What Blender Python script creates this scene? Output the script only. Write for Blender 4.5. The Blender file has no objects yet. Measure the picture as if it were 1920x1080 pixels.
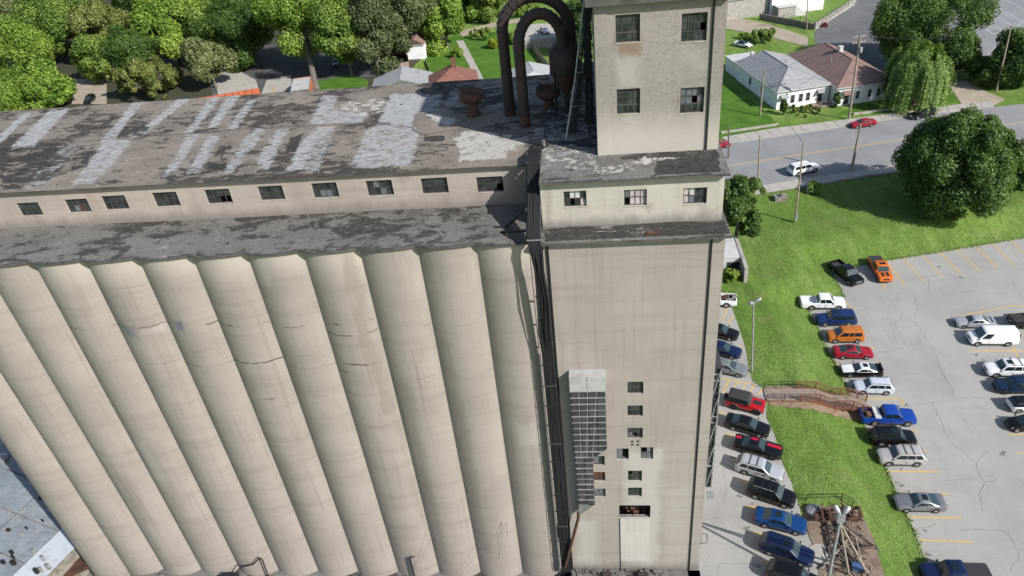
import bpy, math, random
import numpy as np
from mathutils import Vector, Matrix
random.seed(7); rng = np.random.default_rng(7)
S = bpy.context.scene
R = math.radians

# ------------------------------------------------------------ camera
CAM = np.array([3.537, -42.315, 25.806]); YAW, PIT, ROL, FOC = -0.1388, 0.6007, -0.1136, 1383.84
_f = np.array([math.sin(YAW)*math.cos(PIT), math.cos(YAW)*math.cos(PIT), -math.sin(PIT)])
_r = np.cross(_f, [0, 0, 1]); _r /= np.linalg.norm(_r); _u = np.cross(_r, _f)
_c, _s = math.cos(ROL), math.sin(ROL)
RT, UP, FW = _c*_r + _s*_u, -_s*_r + _c*_u, _f
cd = bpy.data.cameras.new('camera'); cam = bpy.data.objects.new('camera', cd); S.collection.objects.link(cam)
cd.sensor_width = 36; cd.lens = FOC/1920*36; cd.clip_end = 6000; cd.clip_start = 0.5
cam.matrix_world = Matrix(((RT[0], UP[0], -FW[0], CAM[0]), (RT[1], UP[1], -FW[1], CAM[1]), (RT[2], UP[2], -FW[2], CAM[2]), (0, 0, 0, 1)))
S.camera = cam

# ------------------------------------------------------------ light
SUN_EL, SUN_AZ = R(36), R(126)      # azimuth clockwise from +Y
w = bpy.data.worlds.new('World'); S.world = w; w.use_nodes = True
nt = w.node_tree; nt.nodes.clear()
sky = nt.nodes.new('ShaderNodeTexSky'); sky.sky_type = 'NISHITA'; sky.sun_disc = False
sky.sun_elevation = SUN_EL; sky.sun_rotation = SUN_AZ
bg = nt.nodes.new('ShaderNodeBackground'); bg.inputs['Strength'].default_value = 0.10
wo = nt.nodes.new('ShaderNodeOutputWorld')
nt.links.new(sky.outputs[0], bg.inputs[0]); nt.links.new(bg.outputs[0], wo.inputs[0])
ld = bpy.data.lights.new('sun', 'SUN'); ld.energy = 4.3; ld.angle = R(0.5); ld.color = (1, .965, .915)
sun = bpy.data.objects.new('sun', ld); S.collection.objects.link(sun)
sd = Vector((math.sin(SUN_AZ)*math.cos(SUN_EL), math.cos(SUN_AZ)*math.cos(SUN_EL), math.sin(SUN_EL)))
sun.rotation_euler = sd.to_track_quat('Z', 'Y').to_euler(); sun.location = (60, -60, 80)
S.view_settings.view_transform = 'Standard'; S.view_settings.look = 'None'
S.view_settings.gamma = 1; S.view_settings.use_curve_mapping = False
S.view_settings.exposure = 0.55

# ------------------------------------------------------------ helpers
GZ, LZ = -36.0, -38.0               # street / upper lot level, lower lot level
COL = S.collection
def at(px, py, z=GZ):
    d = RT*((px-960)/FOC) - UP*((py-540)/FOC) + FW
    t = (z-CAM[2])/d[2]; p = CAM + t*d
    return Vector(p)
def on_y(px, py, y):
    d = RT*((px-960)/FOC) - UP*((py-540)/FOC) + FW
    t = (y-CAM[1])/d[1]; return Vector(CAM + t*d)
def crop(ox, oy, k):
    return lambda x, y: (ox+x/k, oy+y/k)

def link(o, parent=None):
    COL.objects.link(o)
    if parent is not None: o.parent = parent
    return o
def tag(o, label=None, cat=None, group=None, kind=None):
    if label: o['label'] = label
    if cat: o['category'] = cat
    if group: o['group'] = group
    if kind: o['kind'] = kind
    return o
def thing(name, label, cat, loc=(0, 0, 0), rz=0, group=None):
    o = bpy.data.objects.new(name, None); COL.objects.link(o)
    o.location = loc; o.rotation_euler = (0, 0, rz); o.empty_display_size = .3
    return tag(o, label, cat, group)

class MB:
    def __init__(s): s.v = []; s.f = []
    def add(s, vs, fs):
        b = len(s.v); s.v += [tuple(p) for p in vs]; s.f += [tuple(b+i for i in f) for f in fs]; return s
    def quad(s, a, b, c, d): return s.add([a, b, c, d], [(0, 1, 2, 3)])
    def poly(s, pts): return s.add(pts, [tuple(range(len(pts)))])
    def box(s, x0, x1, y0, y1, z0, z1):
        return s.add([(x0,y0,z0),(x1,y0,z0),(x1,y1,z0),(x0,y1,z0),(x0,y0,z1),(x1,y0,z1),(x1,y1,z1),(x0,y1,z1)],
                     [(0,3,2,1),(4,5,6,7),(0,1,5,4),(1,2,6,5),(2,3,7,6),(3,0,4,7)])
    def beam(s, a, b, w, h, up=(0, 0, 1)):
        a, b = Vector(a), Vector(b); d = (b-a).normalized(); u = Vector(up)
        if abs(d.dot(u)) > .98: u = Vector((0, 1, 0))
        r = d.cross(u).normalized()*w/2; u = r.cross(d).normalized()*h/2
        vs = [a-r-u, a+r-u, a+r+u, a-r+u, b-r-u, b+r-u, b+r+u, b-r+u]
        return s.add(vs, [(0,3,2,1),(4,5,6,7),(0,1,5,4),(1,2,6,5),(2,3,7,6),(3,0,4,7)])
    def tube(s, pts, r, n=8, caps=True):
        pts = [Vector(p) for p in pts]; rs = r if hasattr(r, '__len__') else [r]*len(pts)
        u = None; rings = []
        for i, p in enumerate(pts):
            d = (pts[min(i+1, len(pts)-1)] - pts[max(i-1, 0)]).normalized()
            if u is None:
                u = d.orthogonal().normalized()
            u = (u - d*u.dot(d)).normalized(); q = d.cross(u)
            rings.append([p + (u*math.cos(2*math.pi*k/n) + q*math.sin(2*math.pi*k/n))*rs[i] for k in range(n)])
        b = len(s.v)
        for rg in rings: s.v += [tuple(p) for p in rg]
        for i in range(len(rings)-1):
            for k in range(n):
                k2 = (k+1) % n; s.f.append((b+i*n+k, b+i*n+k2, b+(i+1)*n+k2, b+(i+1)*n+k))
        if caps:
            s.f.append(tuple(b+k for k in reversed(range(n)))); s.f.append(tuple(b+(len(rings)-1)*n+k for k in range(n)))
        return s
    def lathe(s, c, prof, n=24):      # prof: (r, z) bottom to top, axis z through c
        b = len(s.v)
        for r, z in prof:
            for k in range(n):
                a = 2*math.pi*k/n; s.v.append((c[0]+r*math.cos(a), c[1]+r*math.sin(a), c[2]+z))
        for i in range(len(prof)-1):
            for k in range(n):
                k2 = (k+1) % n; s.f.append((b+i*n+k, b+i*n+k2, b+(i+1)*n+k2, b+(i+1)*n+k))
        return s
    def prism(s, poly, z0, z1):       # poly counter-clockwise (x, y)
        n = len(poly)
        if sum(poly[i][0]*poly[(i+1)%n][1]-poly[(i+1)%n][0]*poly[i][1] for i in range(n)) < 0: poly = poly[::-1]
        vs = [(p[0], p[1], z0) for p in poly] + [(p[0], p[1], z1) for p in poly]
        fs = [tuple(reversed(range(n))), tuple(range(n, 2*n))] + [(i, (i+1)%n, n+(i+1)%n, n+i) for i in range(n)]
        return s.add(vs, fs)
    def mesh(s, name, smooth=None):
        me = bpy.data.meshes.new(name); me.from_pydata(s.v, [], s.f); me.update()
        if smooth is not None:
            me.shade_smooth(); me.set_sharp_from_angle(angle=R(smooth))
        return me
    def build(s, name, mat, parent=None, smooth=None, world=True, kind=None):
        if parent is not None and world:   # vertices were given in world space; parents of built things are unrotated
            o = Vector((0, 0, 0)); p = parent
            while p is not None: o += Vector(p.location); p = p.parent
            s.v = [(x-o.x, y-o.y, z-o.z) for x, y, z in s.v]
        me = s.mesh(name, smooth); me.materials.append(mat)
        ob = bpy.data.objects.new(name, me); link(ob, parent)
        if kind: ob['kind'] = kind
        return ob

# ------------------------------------------------------------ node materials
class NT:
    def __init__(s, name):
        s.m = bpy.data.materials.new(name); s.m.use_nodes = True; s.t = s.m.node_tree; s.n = s.t.nodes; s.n.clear()
        s.out = s.n.new('ShaderNodeOutputMaterial'); s.b = s.n.new('ShaderNodeBsdfPrincipled')
        s.t.links.new(s.b.outputs[0], s.out.inputs[0]); s.tc = s.n.new('ShaderNodeTexCoord')
    def set(s, inp, v):
        if isinstance(v, bpy.types.NodeSocket): s.t.links.new(v, inp)
        elif isinstance(v, (tuple, list)) and len(v) == 3 and inp.type == 'RGBA': inp.default_value = (*v, 1)
        else: inp.default_value = v
    def co(s, scale=(1, 1, 1), src='Object', loc=(0, 0, 0)):
        mp = s.n.new('ShaderNodeMapping'); mp.inputs['Scale'].default_value = scale; mp.inputs['Location'].default_value = loc
        s.t.links.new(s.tc.outputs[src], mp.inputs[0]); return mp.outputs[0]
    def noise(s, co, scale, detail=6, rough=.6, dist=0):
        n = s.n.new('ShaderNodeTexNoise'); s.t.links.new(co, n.inputs['Vector'])
        n.inputs['Scale'].default_value = scale; n.inputs['Detail'].default_value = detail
        n.inputs['Roughness'].default_value = rough; n.inputs['Distortion'].default_value = dist; return n.outputs['Fac']
    def voro(s, co, scale, feat='F1'):
        n = s.n.new('ShaderNodeTexVoronoi'); n.feature = feat; s.t.links.new(co, n.inputs['Vector']); n.inputs['Scale'].default_value = scale
        return n.outputs['Distance']
    def m2(s, op, a, b=0, c=None, clamp=False):
        n = s.n.new('ShaderNodeMath'); n.operation = op; n.use_clamp = clamp; s.set(n.inputs[0], a); s.set(n.inputs[1], b)
        if c is not None: s.set(n.inputs[2], c)
        return n.outputs[0]
    def ramp(s, f, a, b, va=0., vb=1.):
        n = s.n.new('ShaderNodeMapRange'); n.interpolation_type = 'SMOOTHSTEP'; s.set(n.inputs[0], f)
        for i, x in enumerate((a, b, va, vb)): n.inputs[i+1].default_value = x
        return n.outputs[0]
    def mix(s, f, a, b, mode='MIX'):
        n = s.n.new('ShaderNodeMix'); n.data_type = 'RGBA'; n.blend_type = mode; s.set(n.inputs[0], f); s.set(n.inputs[6], a); s.set(n.inputs[7], b)
        return n.outputs[2]
    def attr(s, name):
        n = s.n.new('ShaderNodeAttribute'); n.attribute_name = name; return n.outputs['Fac']
    def xyz(s):          # position in the place, metres
        g = s.n.new('ShaderNodeNewGeometry'); n = s.n.new('ShaderNodeSeparateXYZ'); s.t.links.new(g.outputs['Position'], n.inputs[0]); return n.outputs
    def bump(s, h, strength=.3, dist=.05):
        n = s.n.new('ShaderNodeBump'); n.inputs['Strength'].default_value = strength; n.inputs['Distance'].default_value = dist
        s.t.links.new(h, n.inputs['Height']); s.t.links.new(n.outputs[0], s.b.inputs['Normal'])
    def done(s, col, rough=.85, metal=0., spec=None):
        s.set(s.b.inputs['Base Color'], col); s.set(s.b.inputs['Roughness'], rough); s.set(s.b.inputs['Metallic'], metal)
        if spec is not None: s.b.inputs['Specular IOR Level'].default_value = spec
        return s.m

def worn(name, base, dark, scale=.6, lo=.4, hi=.7, rough=.85, metal=0., fine=.25, bump=.15, spec=None):
    """two-tone worn surface: base colour with noise patches of a second colour and fine grain"""
    n = NT(name); co = n.co()
    f = n.ramp(n.noise(co, scale, 8, .65), lo, hi)
    g = n.noise(co, scale*14, 4, .7)
    c = n.mix(f, base, dark)
    c = n.mix(fine, c, n.mix(g, (.25, .25, .25), (1, 1, 1)), 'MULTIPLY') if fine else c
    if bump: n.bump(g, bump, .03)
    return n.done(c, rough, metal, spec)
def plain(name, col, rough=.6, metal=0., spec=None, coat=0.):
    n = NT(name); m = n.done(n.mix(n.ramp(n.noise(n.co(), 3, 3), .3, .7, 0, .25), col, tuple(c*.72 for c in col)), rough, metal, spec)
    if coat: n.b.inputs['Coat Weight'].default_value = coat; n.b.inputs['Coat Roughness'].default_value = .05
    return m

def concrete(name, c1, c2, stain, cracks=(), topwhite=None, pebble=0., low=None, seed=0., streak=.5, wash=()):
    n = NT(name); z = n.xyz()[2]; L = (seed, seed*1.7, 0)
    big = n.noise(n.co(loc=L), .22, 5, .6)
    c = n.mix(n.ramp(big, .35, .68), c1, c2)
    # board / slip-form lifts: thin horizontal bands
    lift = n.noise(n.co((.06, .06, 1.0), loc=L), 1.1, 5, .7)
    c = n.mix(n.ramp(lift, .48, .72, 0, .36), c, stain)
    lift2 = n.noise(n.co((.35, .35, 4.0), loc=L), 1.2, 4, .7)
    c = n.mix(n.ramp(lift2, .54, .76, 0, .26), c, stain)
    c = n.mix(n.ramp(n.noise(n.co((.5, .5, 5), loc=(seed+2, 1, 3)), 1.5, 5, .75), .62, .72, 0, .35), c, tuple(x*.6 for x in stain))
    c = n.mix(n.ramp(n.noise(n.co((1, 1, .015), loc=(seed+6, 1, 0)), 5.5, 3, .7), .55, .75, 0, .28), c, stain)
    # rain streaks
    st = n.noise(n.co((1, 1, .03), loc=L), 2.2, 5, .7)
    c = n.mix(n.ramp(st, .5, .8, 0, streak), c, stain)
    wst = n.noise(n.co((1, 1, .06), loc=(seed+9, 3, 0)), 1.6, 5, .7)
    c = n.mix(n.ramp(wst, .6, .85, 0, .4), c, tuple(min(1, x*1.35) for x in c1))
    blot = n.noise(n.co(loc=(seed+4, 0, 2)), 1.3, 8, .7)
    c = n.mix(n.ramp(blot, .58, .74, 0, .5), c, stain)
    c = n.mix(n.ramp(n.noise(n.co(loc=(seed+8, 2, 1)), 3.4, 6, .75), .66, .72, 0, .55), c, tuple(x*.62 for x in stain))
    c = n.mix(n.ramp(n.noise(n.co((1, 1, .6), loc=(seed+3, 6, 1)), .9, 9, .75), .63, .72, 0, .45), c, tuple(min(1, x*1.28) for x in c1))
    pk = n.noise(n.co(), 16, 3, .7)
    if pebble:
        pv = n.noise(n.co(), 8, 6, .85)
        c = n.mix(n.ramp(pv, .52, .62, 0, pebble), c, tuple(x*.42 for x in c1))
        c = n.mix(n.ramp(pv, .44, .36, 0, pebble*.6), c, tuple(min(1, x*1.5) for x in c1))
    if topwhite:
        z0, z1, col = topwhite
        wob = n.m2('ADD', z, n.m2('MULTIPLY', n.noise(n.co(loc=L), .5, 5), 1.6))
        c = n.mix(n.ramp(wob, z0, z1, 0, .85), c, col)
    for (wx0, wx1, wz0, wz1, amt, *wc_) in wash:      # patches of old limewash, or stains of a given colour
        P_ = n.xyz(); wn = n.m2('MULTIPLY', n.m2('SUBTRACT', n.noise(n.co((1, 1, .5), loc=(wx0, 0, 3)), .8, 8, .7), .5), 2.2)
        mx_ = n.m2('MINIMUM', n.m2('SUBTRACT', P_[0], wx0), n.m2('SUBTRACT', wx1, P_[0])); mz_ = n.m2('MINIMUM', n.m2('SUBTRACT', P_[2], wz0), n.m2('SUBTRACT', wz1, P_[2]))
        c = n.mix(n.ramp(n.m2('ADD', n.m2('MINIMUM', mx_, mz_), wn), -.1, .9 if wx1-wx0 > 1.6 else .45, 0, amt), c, wc_[0] if wc_ else (.47, .445, .41))
    if low:
        z0, z1, col = low
        wob = n.m2('ADD', z, n.m2('MULTIPLY', n.m2('SUBTRACT', n.noise(n.co((1, 1, .3)), 1.2, 6), .5), 1.2))
        c = n.mix(n.ramp(wob, z1, z0, 0, .8), c, col)
    for k, (zc, wd, amt, off) in enumerate(cracks):
        wob = n.m2('MULTIPLY', n.m2('SUBTRACT', n.noise(n.co((1, 1, .2), loc=(off, k*3.1, 0)), .5, 6, .7), .5), .8)
        d = n.m2('ABSOLUTE', n.m2('ADD', n.m2('SUBTRACT', z, zc), wob))
        line = n.ramp(d, wd*1.1, wd*.3)
        msk = n.ramp(n.noise(n.co((1, 1, .1), loc=(off+5, k*7.7, 0)), .45, 3), .47, .58, 0, amt)
        c = n.mix(n.m2('MULTIPLY', line, msk), c, (.05, .045, .04))
    c = n.mix(.28, c, n.mix(pk, (.35, .35, .35), (1, 1, 1)), 'MULTIPLY')
    n.bump(n.m2('ADD', pk, n.m2('MULTIPLY', blot, 2)), .25, .04)
    return n.done(c, .92, 0, .2)

def tar_roof(name, base, light, dark, dark_lo=.55):
    """old felt roof: grey field, dark ragged tar patches, pale dust; painted coat from mesh attributes 'coat' and 'pale'"""
    n = NT(name); co = n.co()
    a = n.noise(co, .35, 9, .68, .4); g = n.noise(co, 6, 6, .8)
    clus = n.noise(n.co(loc=(21, 7, 0)), .13, 3, .5)
    rag = n.noise(n.co((.55, 1.0, 1), loc=(7, 2, 0)), .95, 12, .74, .5)
    fine = n.noise(n.co((.6, 1.1, 1), loc=(2, 5, 0)), 3.2, 10, .75, .4)
    c = n.mix(n.ramp(a, .35, .65), base, light)
    c = n.mix(n.ramp(n.noise(n.co(loc=(3, 8, 0)), 1.6, 9, .72, .5), .52, .70, 0, .5), c, tuple(x*.58 for x in base))
    dk = n.m2('ADD', rag, n.m2('MULTIPLY', n.m2('SUBTRACT', clus, .5), .62))
    c = n.mix(n.ramp(dk, dark_lo, dark_lo+.055, 0, .88), c, n.mix(n.ramp(fine, .45, .62), dark, tuple(x*2.3 for x in dark)))
    br = n.noise(n.co((.8, 1.5, 1), loc=(1, 9, 0)), 1.7, 11, .78, .3)
    coat = n.m2('MULTIPLY', n.attr('coat'), 1)
    cm = n.ramp(n.m2('SUBTRACT', coat, n.m2('MULTIPLY', n.ramp(br, .30, .72), 1.12)), -.14, .42)
    c = n.mix(cm, c, n.mix(n.ramp(fine, .40, .66), (.42, .425, .428), (.27, .272, .275)))
    pale = n.ramp(n.m2('SUBTRACT', n.attr('pale'), n.ramp(n.noise(n.co(loc=(3, 3, 3)), 1.0, 10, .78, .8), .35, .62)), -.08, .2)
    c = n.mix(pale, c, n.mix(g, (.34, .32, .285), (.60, .58, .53)))
    tarm = n.ramp(n.m2('SUBTRACT', n.attr('tar'), n.ramp(n.noise(n.co((.6, 1.2, 1), loc=(5, 3, 3)), .8, 11, .76, .6), .32, .66)), -.06, .10)
    c = n.mix(n.m2('MULTIPLY', tarm, .92), c, n.mix(n.ramp(fine, .42, .64), dark, tuple(x*1.9 for x in dark)))
    lt = n.m2('ADD', n.noise(n.co((.7, 1.2, 1), loc=(11, 4, 1)), 1.3, 11, .78, .8), n.m2('MULTIPLY', n.m2('SUBTRACT', clus, .5), -.3))
    c = n.mix(n.ramp(lt, .60, .68, 0, .7), c, tuple(min(1, x*1.75) for x in light))
    c = n.mix(n.ramp(n.noise(n.co((.3, 2.2, 1), loc=(4, 4, 1)), 1.4, 9, .75, .8), .63, .68, 0, .85), c, (.03, .028, .026))
    c = n.mix(.55, c, n.mix(n.ramp(g, .3, .7), (.35, .35, .35), (1.15, 1.15, 1.15)), 'MULTIPLY')
    n.bump(n.m2('ADD', g, n.m2('MULTIPLY', rag, 3)), .7, .06)
    return n.done(c, .92, 0, .2)

M = {}
WH = (.62, .58, .50)
_ck = {3: [(-6.3, .075, 1, 1.0), (-7.3, .06, .95, 2.4), (-10.2, .07, .95, 5), (-11.2, .06, .9, 8)], 4: [(-6.4, .06, .7, 3), (-10.5, .05, .35, 7)], 5: [(-6.2, .075, 1, 4), (-9.8, .075, 1, 6), (-13.6, .06, .9, 9), (-14.6, .04, .5, 2)],
       6: [(-6.1, .07, .9, 6), (-10.0, .05, .6, 1)], 7: [(-6.0, .06, .75, 9), (-9.6, .045, .5, 3)], 8: [(-6.1, .05, .6, 2)], 1: [(-6.7, .035, .45, 4), (-11.5, .03, .35, 1)], 2: [(-6.9, .04, .5, 8), (-11.8, .035, .5, 6)]}
_wash = {3: [(-14.4, -13.2, -16, .2, .55, (.23, .19, .155)), (-13.6, -12.9, -30, -14, .35, (.22, .185, .155))], 7: [(-33.2, -31.6, -7.2, -5.6, .85, (.13, .16, .21)), (-31.6, -29.6, -6.9, -5.9, .5)], 6: [(-28.6, -27.7, -6.6, -5.5, .8, (.13, .16, .21))], 0: [(-3.6, -1.2, -20, -16.5, .3)],
         5: [(-25.2, -23.6, -30, -20, .3, (.22, .19, .16))], 2: [(-12.2, -11.2, -36, -12, .35, (.21, .18, .15))], 1: [(-8.3, -7.2, -34, -8, .32, (.21, .18, .15))], 4: [(-21, -19.6, -3, -.2, .4)], 8: [(-37.5, -35.5, -24, -18, .3)], 9: [(-41, -39, -30, -22, .35, (.22, .19, .16))]}
M['silo'] = [concrete('silo_concrete_%d' % k, (.345, .305, .270), (.305, .270, .238), (.205, .174, .148),
             cracks=[(z_, w_, a_, k*4.7+o_) for z_, w_, a_, o_ in _ck.get(k, [])], topwhite=(-1.9+random.uniform(-.5, .8), .5, (.43, .38, .335)) if k not in (1, 2, 9) else None, seed=k*5.3, streak=.62, wash=_wash.get(k, [])) for k in range(12)]
M['head'] = concrete('headhouse_concrete', (.375, .332, .293), (.335, .297, .262), (.215, .182, .155), seed=31, streak=.75, wash=[(4.9, 8.6, -36, -19.5, .75), (.6, 3.2, -36, -28.5, .6), (8.5, 11.3, -36, -24, .3)], low=(-36.6, -34.3, (.12, .11, .10)))
M['cream'] = concrete('cream_render', (.54, .50, .435), (.46, .425, .365), (.29, .26, .22), seed=12, streak=.5, wash=[(6.8, 7.4, .6, 1.8, .5, (.22, .16, .11)), (.1, .9, .3, 3.7, .5, (.25, .22, .18)), (10.4, 12, .3, 1.5, .5, (.3, .27, .22))], low=(.3, 1.25, (.20, .185, .16)))
M['gallery'] = concrete('gallery_render', wash=[(-3, .2, .2, 3.5, .5, (.2, .17, .145)), (-19.3, -17.4, .9, 3.5, .28, (.25, .21, .175)), (-35.2, -34, .4, 3.3, .3, (.27, .2, .15)), (-10.9, -9.2, 2.2, 3.5, .45, (.2, .17, .15)), (-27.6, -25.8, .4, 1.9, .35, (.25, .19, .15))], *((.43, .37, .318), (.37, .32, .278), (.25, .215, .185)), seed=22, streak=.45, low=(.2, 1.3, (.21, .185, .16)))
_gw = [(-41.12,-39.27),(-37.03,-35.15),(-33.92,-31.98),(-29.76,-27.77),(-25.55,-23.57),(-21.33,-19.42),(-17.17,-15.23),(-13.02,-11.06),(-8.92,-6.97),(-4.84,-2.91)]
M['tower'] = concrete('tower_pebble_render', (.335, .302, .268), (.28, .252, .222), (.20, .178, .157), seed=44, pebble=.62, wash=[(5.3, 6.8, 10.6, 11.7, .6, (.22, .12, .07)), (4.9, 7.2, 8.3, 10.9, .5, (.44, .42, .39)), (9.2, 11, 9.5, 11.2, .4, (.43, .41, .38)), (9.0, 9.5, 6.4, 8.6, .6, (.16, .13, .11))], streak=.3, low=(4.6, 7.9, (.52, .48, .415)))
M['pale_patch'] = concrete('pale_concrete', (.56, .535, .50), (.50, .475, .44), (.27, .25, .22), seed=3)
M['roof'] = tar_roof('felt_roof', (.20, .17, .14), (.275, .238, .197), (.034, .031, .028), .512)
M['ledge'] = tar_roof('felt_ledge', (.155, .148, .136), (.20, .192, .178), (.036, .034, .031), .535)
M['slabedge'] = worn('slab_edge', (.10, .094, .085), (.04, .037, .034), .8)
M['black'] = plain('black_metal', (.010, .010, .011), .75)
M['cable'] = plain('black_cable', (.011, .011, .012), .75)
M['galv'] = worn('galvanised_steel', (.42, .43, .44), (.25, .25, .25), 1.2, rough=.5, metal=.6)
M['litter'] = worn('woodland_floor', (.06, .055, .03), (.035, .05, .018), .5, fine=.5, bump=.5)
M['mulch'] = worn('tan_mulch', (.30, .215, .14), (.19, .13, .085), 1.5, fine=.5, bump=.4)
M['steelgrey'] = worn('grey_painted_steel', (.30, .30, .30), (.18, .18, .175), 1.5, rough=.6)
M['mesh_dark'] = worn('dark_steel_panel', (.042, .042, .044), (.024, .024, .024), 1.5, rough=.75, metal=0.)
M['panel2'] = worn('grey_steel_panel', (.062, .062, .063), (.036, .036, .036), 1.5, rough=.75, metal=0.)
M['white_sheet'] = worn('white_sheet_metal', (.56, .56, .55), (.45, .45, .44), .9, rough=.5)
M['rust'] = worn('rusted_steel', (.115, .048, .028), (.045, .026, .02), 1.4, rough=.8, fine=.5)
M['rustdark'] = worn('dark_rusted_duct', (.040, .030, .027), (.095, .050, .034), .75, .47, .70, rough=.7, fine=.35)
M['winframe'] = worn('window_steel', (.06, .064, .062), (.09, .06, .048), 2, rough=.6)
gp = NT('dirty_glass'); M['pane'] = gp.done(gp.mix(gp.ramp(gp.noise(gp.co(), 1.6, 6), .35, .7), (.014, .019, .019), (.050, .058, .056)), gp.ramp(gp.noise(gp.co(), 3, 4), .3, .7, .15, .55), 0, .5)
M['pane_lit'] = worn('lit_dirty_glass', (.16, .175, .19), (.08, .085, .09), 2, rough=.3)  # paler copy of the dirty glass, light on the panes put into its colour
M['pane_pink'] = worn('pinkish_plastic_sheet', (.50, .42, .42), (.30, .27, .28), 2, rough=.6)
M['sill'] = worn('window_sill', (.45, .41, .35), (.25, .22, .19), 3)
M['interior'] = plain('dark_interior', (.03, .028, .026), .9)
M['brick'] = worn('red_brick_rubble', (.22, .085, .05), (.07, .04, .03), 3, fine=.5)

# grass / paving
n = NT('lawn_grass'); co = n.co()
a = n.noise(co, .045, 6, .6); b = n.noise(co, .35, 9, .72); g = n.noise(co, 4.2, 8, .85); mid = n.noise(co, 1.5, 7, .75); mow = n.noise(n.co((1.3, .35, 1), loc=(3, 0, 0)), .55, 3)
c = n.mix(n.ramp(a, .35, .65), (.135, .235, .040), (.20, .305, .076))
c = n.mix(n.ramp(b, .48, .72, 0, .6), c, (.25, .265, .125))
c = n.mix(n.ramp(mow, .42, .62, 0, .46), c, (.086, .150, .026))
c = n.mix(n.ramp(mid, .5, .72, 0, .38), c, (.075, .138, .020))
c = n.mix(n.ramp(n.noise(n.co(loc=(5, 5, 0)), .8, 9, .75), .63, .74, 0, .55), c, (.24, .215, .12))
c = n.mix(.8, c, n.mix(n.ramp(g, .28, .72), (.42, .46, .38), (1.35, 1.32, 1.25)), 'MULTIPLY')
n.bump(g, 1.0, .2); M['grass'] = n.done(c, .9, 0, .15)
n = NT('garden_grass'); co = n.co(); g = n.noise(co, 4, 6, .8)
c = n.mix(n.ramp(n.noise(co, .3, 5), .35, .7), (.062, .150, .018), (.105, .20, .030)); c = n.mix(.7, c, n.mix(n.ramp(g, .25, .75), (.4, .4, .35), (1.2, 1.2, 1.1)), 'MULTIPLY')
n.bump(g, .7, .1); M['garden'] = n.done(c, .9, 0, .15)
def asphalt(name, c1, c2, spot, scale=.12):
    n = NT(name); co = n.co(); a = n.noise(co, scale, 9, .66); b = n.noise(n.co((1, .25, 1)), .6, 8, .7); g = n.noise(co, 7, 5, .85)
    c = n.mix(n.ramp(a, .38, .62), c1, c2); c = n.mix(n.ramp(b, .5, .75, 0, .45), c, spot)
    c = n.mix(n.ramp(n.noise(n.co((.22, 1, 1), loc=(2, 6, 0)), .5, 8, .7), .55, .72, 0, .35), c, spot)
    c = n.mix(n.ramp(n.noise(n.co(loc=(9, 1, 0)), .9, 9, .75), .64, .72, 0, .6), c, spot)
    c = n.mix(n.ramp(n.noise(n.co(loc=(4, 8, 0)), .45, 8, .75), .66, .72, 0, .55), c, tuple(x*.6 for x in spot))
    c = n.mix(n.ramp(n.noise(n.co(loc=(6, 2, 0)), 1.1, 9, .75), .64, .74, 0, .4), c, tuple(min(1, x*1.2) for x in c2))
    c = n.mix(.36, c, n.mix(n.ramp(g, .3, .7), (.45, .45, .45), (1.1, 1.1, 1.1)), 'MULTIPLY'); n.bump(g, .35, .02); return n.done(c, .88, 0, .3)
M['lot'] = asphalt('old_asphalt_lot', (.315, .306, .285), (.36, .35, .326), (.235, .228, .213))
M['road'] = asphalt('road_asphalt', (.225, .228, .232), (.26, .262, .265), (.18, .181, .184))
M['darkasphalt'] = asphalt('dark_asphalt', (.12, .122, .126), (.16, .162, .166), (.09, .09, .094), .06)
M['shadyard'] = asphalt('shade_toned_asphalt', (.075, .075, .075), (.105, .104, .10), (.05, .05, .05), .2)  # shade of the tree crowns over the yard put into a darker asphalt colour
M['slab'] = asphalt('pavement_concrete', (.36, .335, .30), (.42, .395, .355), (.27, .25, .22), .5)
M['dirt'] = asphalt('pale_dirt', (.33, .275, .21), (.40, .34, .265), (.22, .175, .13), .3)
M['scrapdirt'] = worn('scrap_yard_dirt', (.27, .205, .15), (.15, .105, .075), .9, fine=.5, bump=.5)
M['yellow'] = worn('yellow_road_paint', (.66, .40, .05), (.42, .31, .13), 1.6, .5, .75)
M['whitepaint'] = worn('white_road_paint', (.55, .55, .55), (.25, .25, .25), 1.2)
M['crack'] = plain('crack_filler', (.11, .108, .102), .9)
M['oil'] = worn('oil_stained_asphalt', (.15, .148, .145), (.22, .218, .21), 1.5)
M['stone'] = worn('stone_wall', (.30, .27, .23), (.13, .12, .10), 1.2, fine=.5, bump=.5)
M['kerb'] = worn('kerb_concrete', (.40, .38, .34), (.26, .24, .21), 1.0)
M['bark'] = worn('bark', (.165, .145, .122), (.085, .075, .064), 2.5, fine=.5, bump=.6)
M['twig'] = worn('bare_twig_bark', (.27, .24, .21), (.16, .14, .12), 2)
M['pole'] = worn('weathered_pole_wood', (.33, .28, .22), (.18, .15, .12), 2.0, fine=.3)
M['wood'] = worn('stained_deck_wood', (.20, .08, .042), (.14, .065, .04), 1.5)
M['woodgrey'] = worn('weathered_boards', (.31, .25, .205), (.20, .155, .125), 1.5)
M['siding'] = worn('white_siding', (.80, .81, .82), (.68, .70, .72), .5, fine=.1)
M['shingle_grey'] = worn('grey_shingles', (.36, .365, .37), (.28, .284, .288), 1.2, fine=.5, bump=.4)
M['shingle_light'] = worn('light_grey_shingles', (.42, .425, .43), (.33, .335, .34), 1.0, fine=.4, bump=.4)
M['shingle_brown'] = worn('brown_shingles', (.275, .175, .145), (.205, .13, .108), 1.2, fine=.5, bump=.4)
M['shingle_red'] = worn('red_shingles', (.24, .105, .075), (.16, .075, .058), 1.2, fine=.4, bump=.4)
M['orange'] = worn('orange_painted_steel', (.52, .135, .055), (.33, .10, .05), 1.0)
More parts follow.
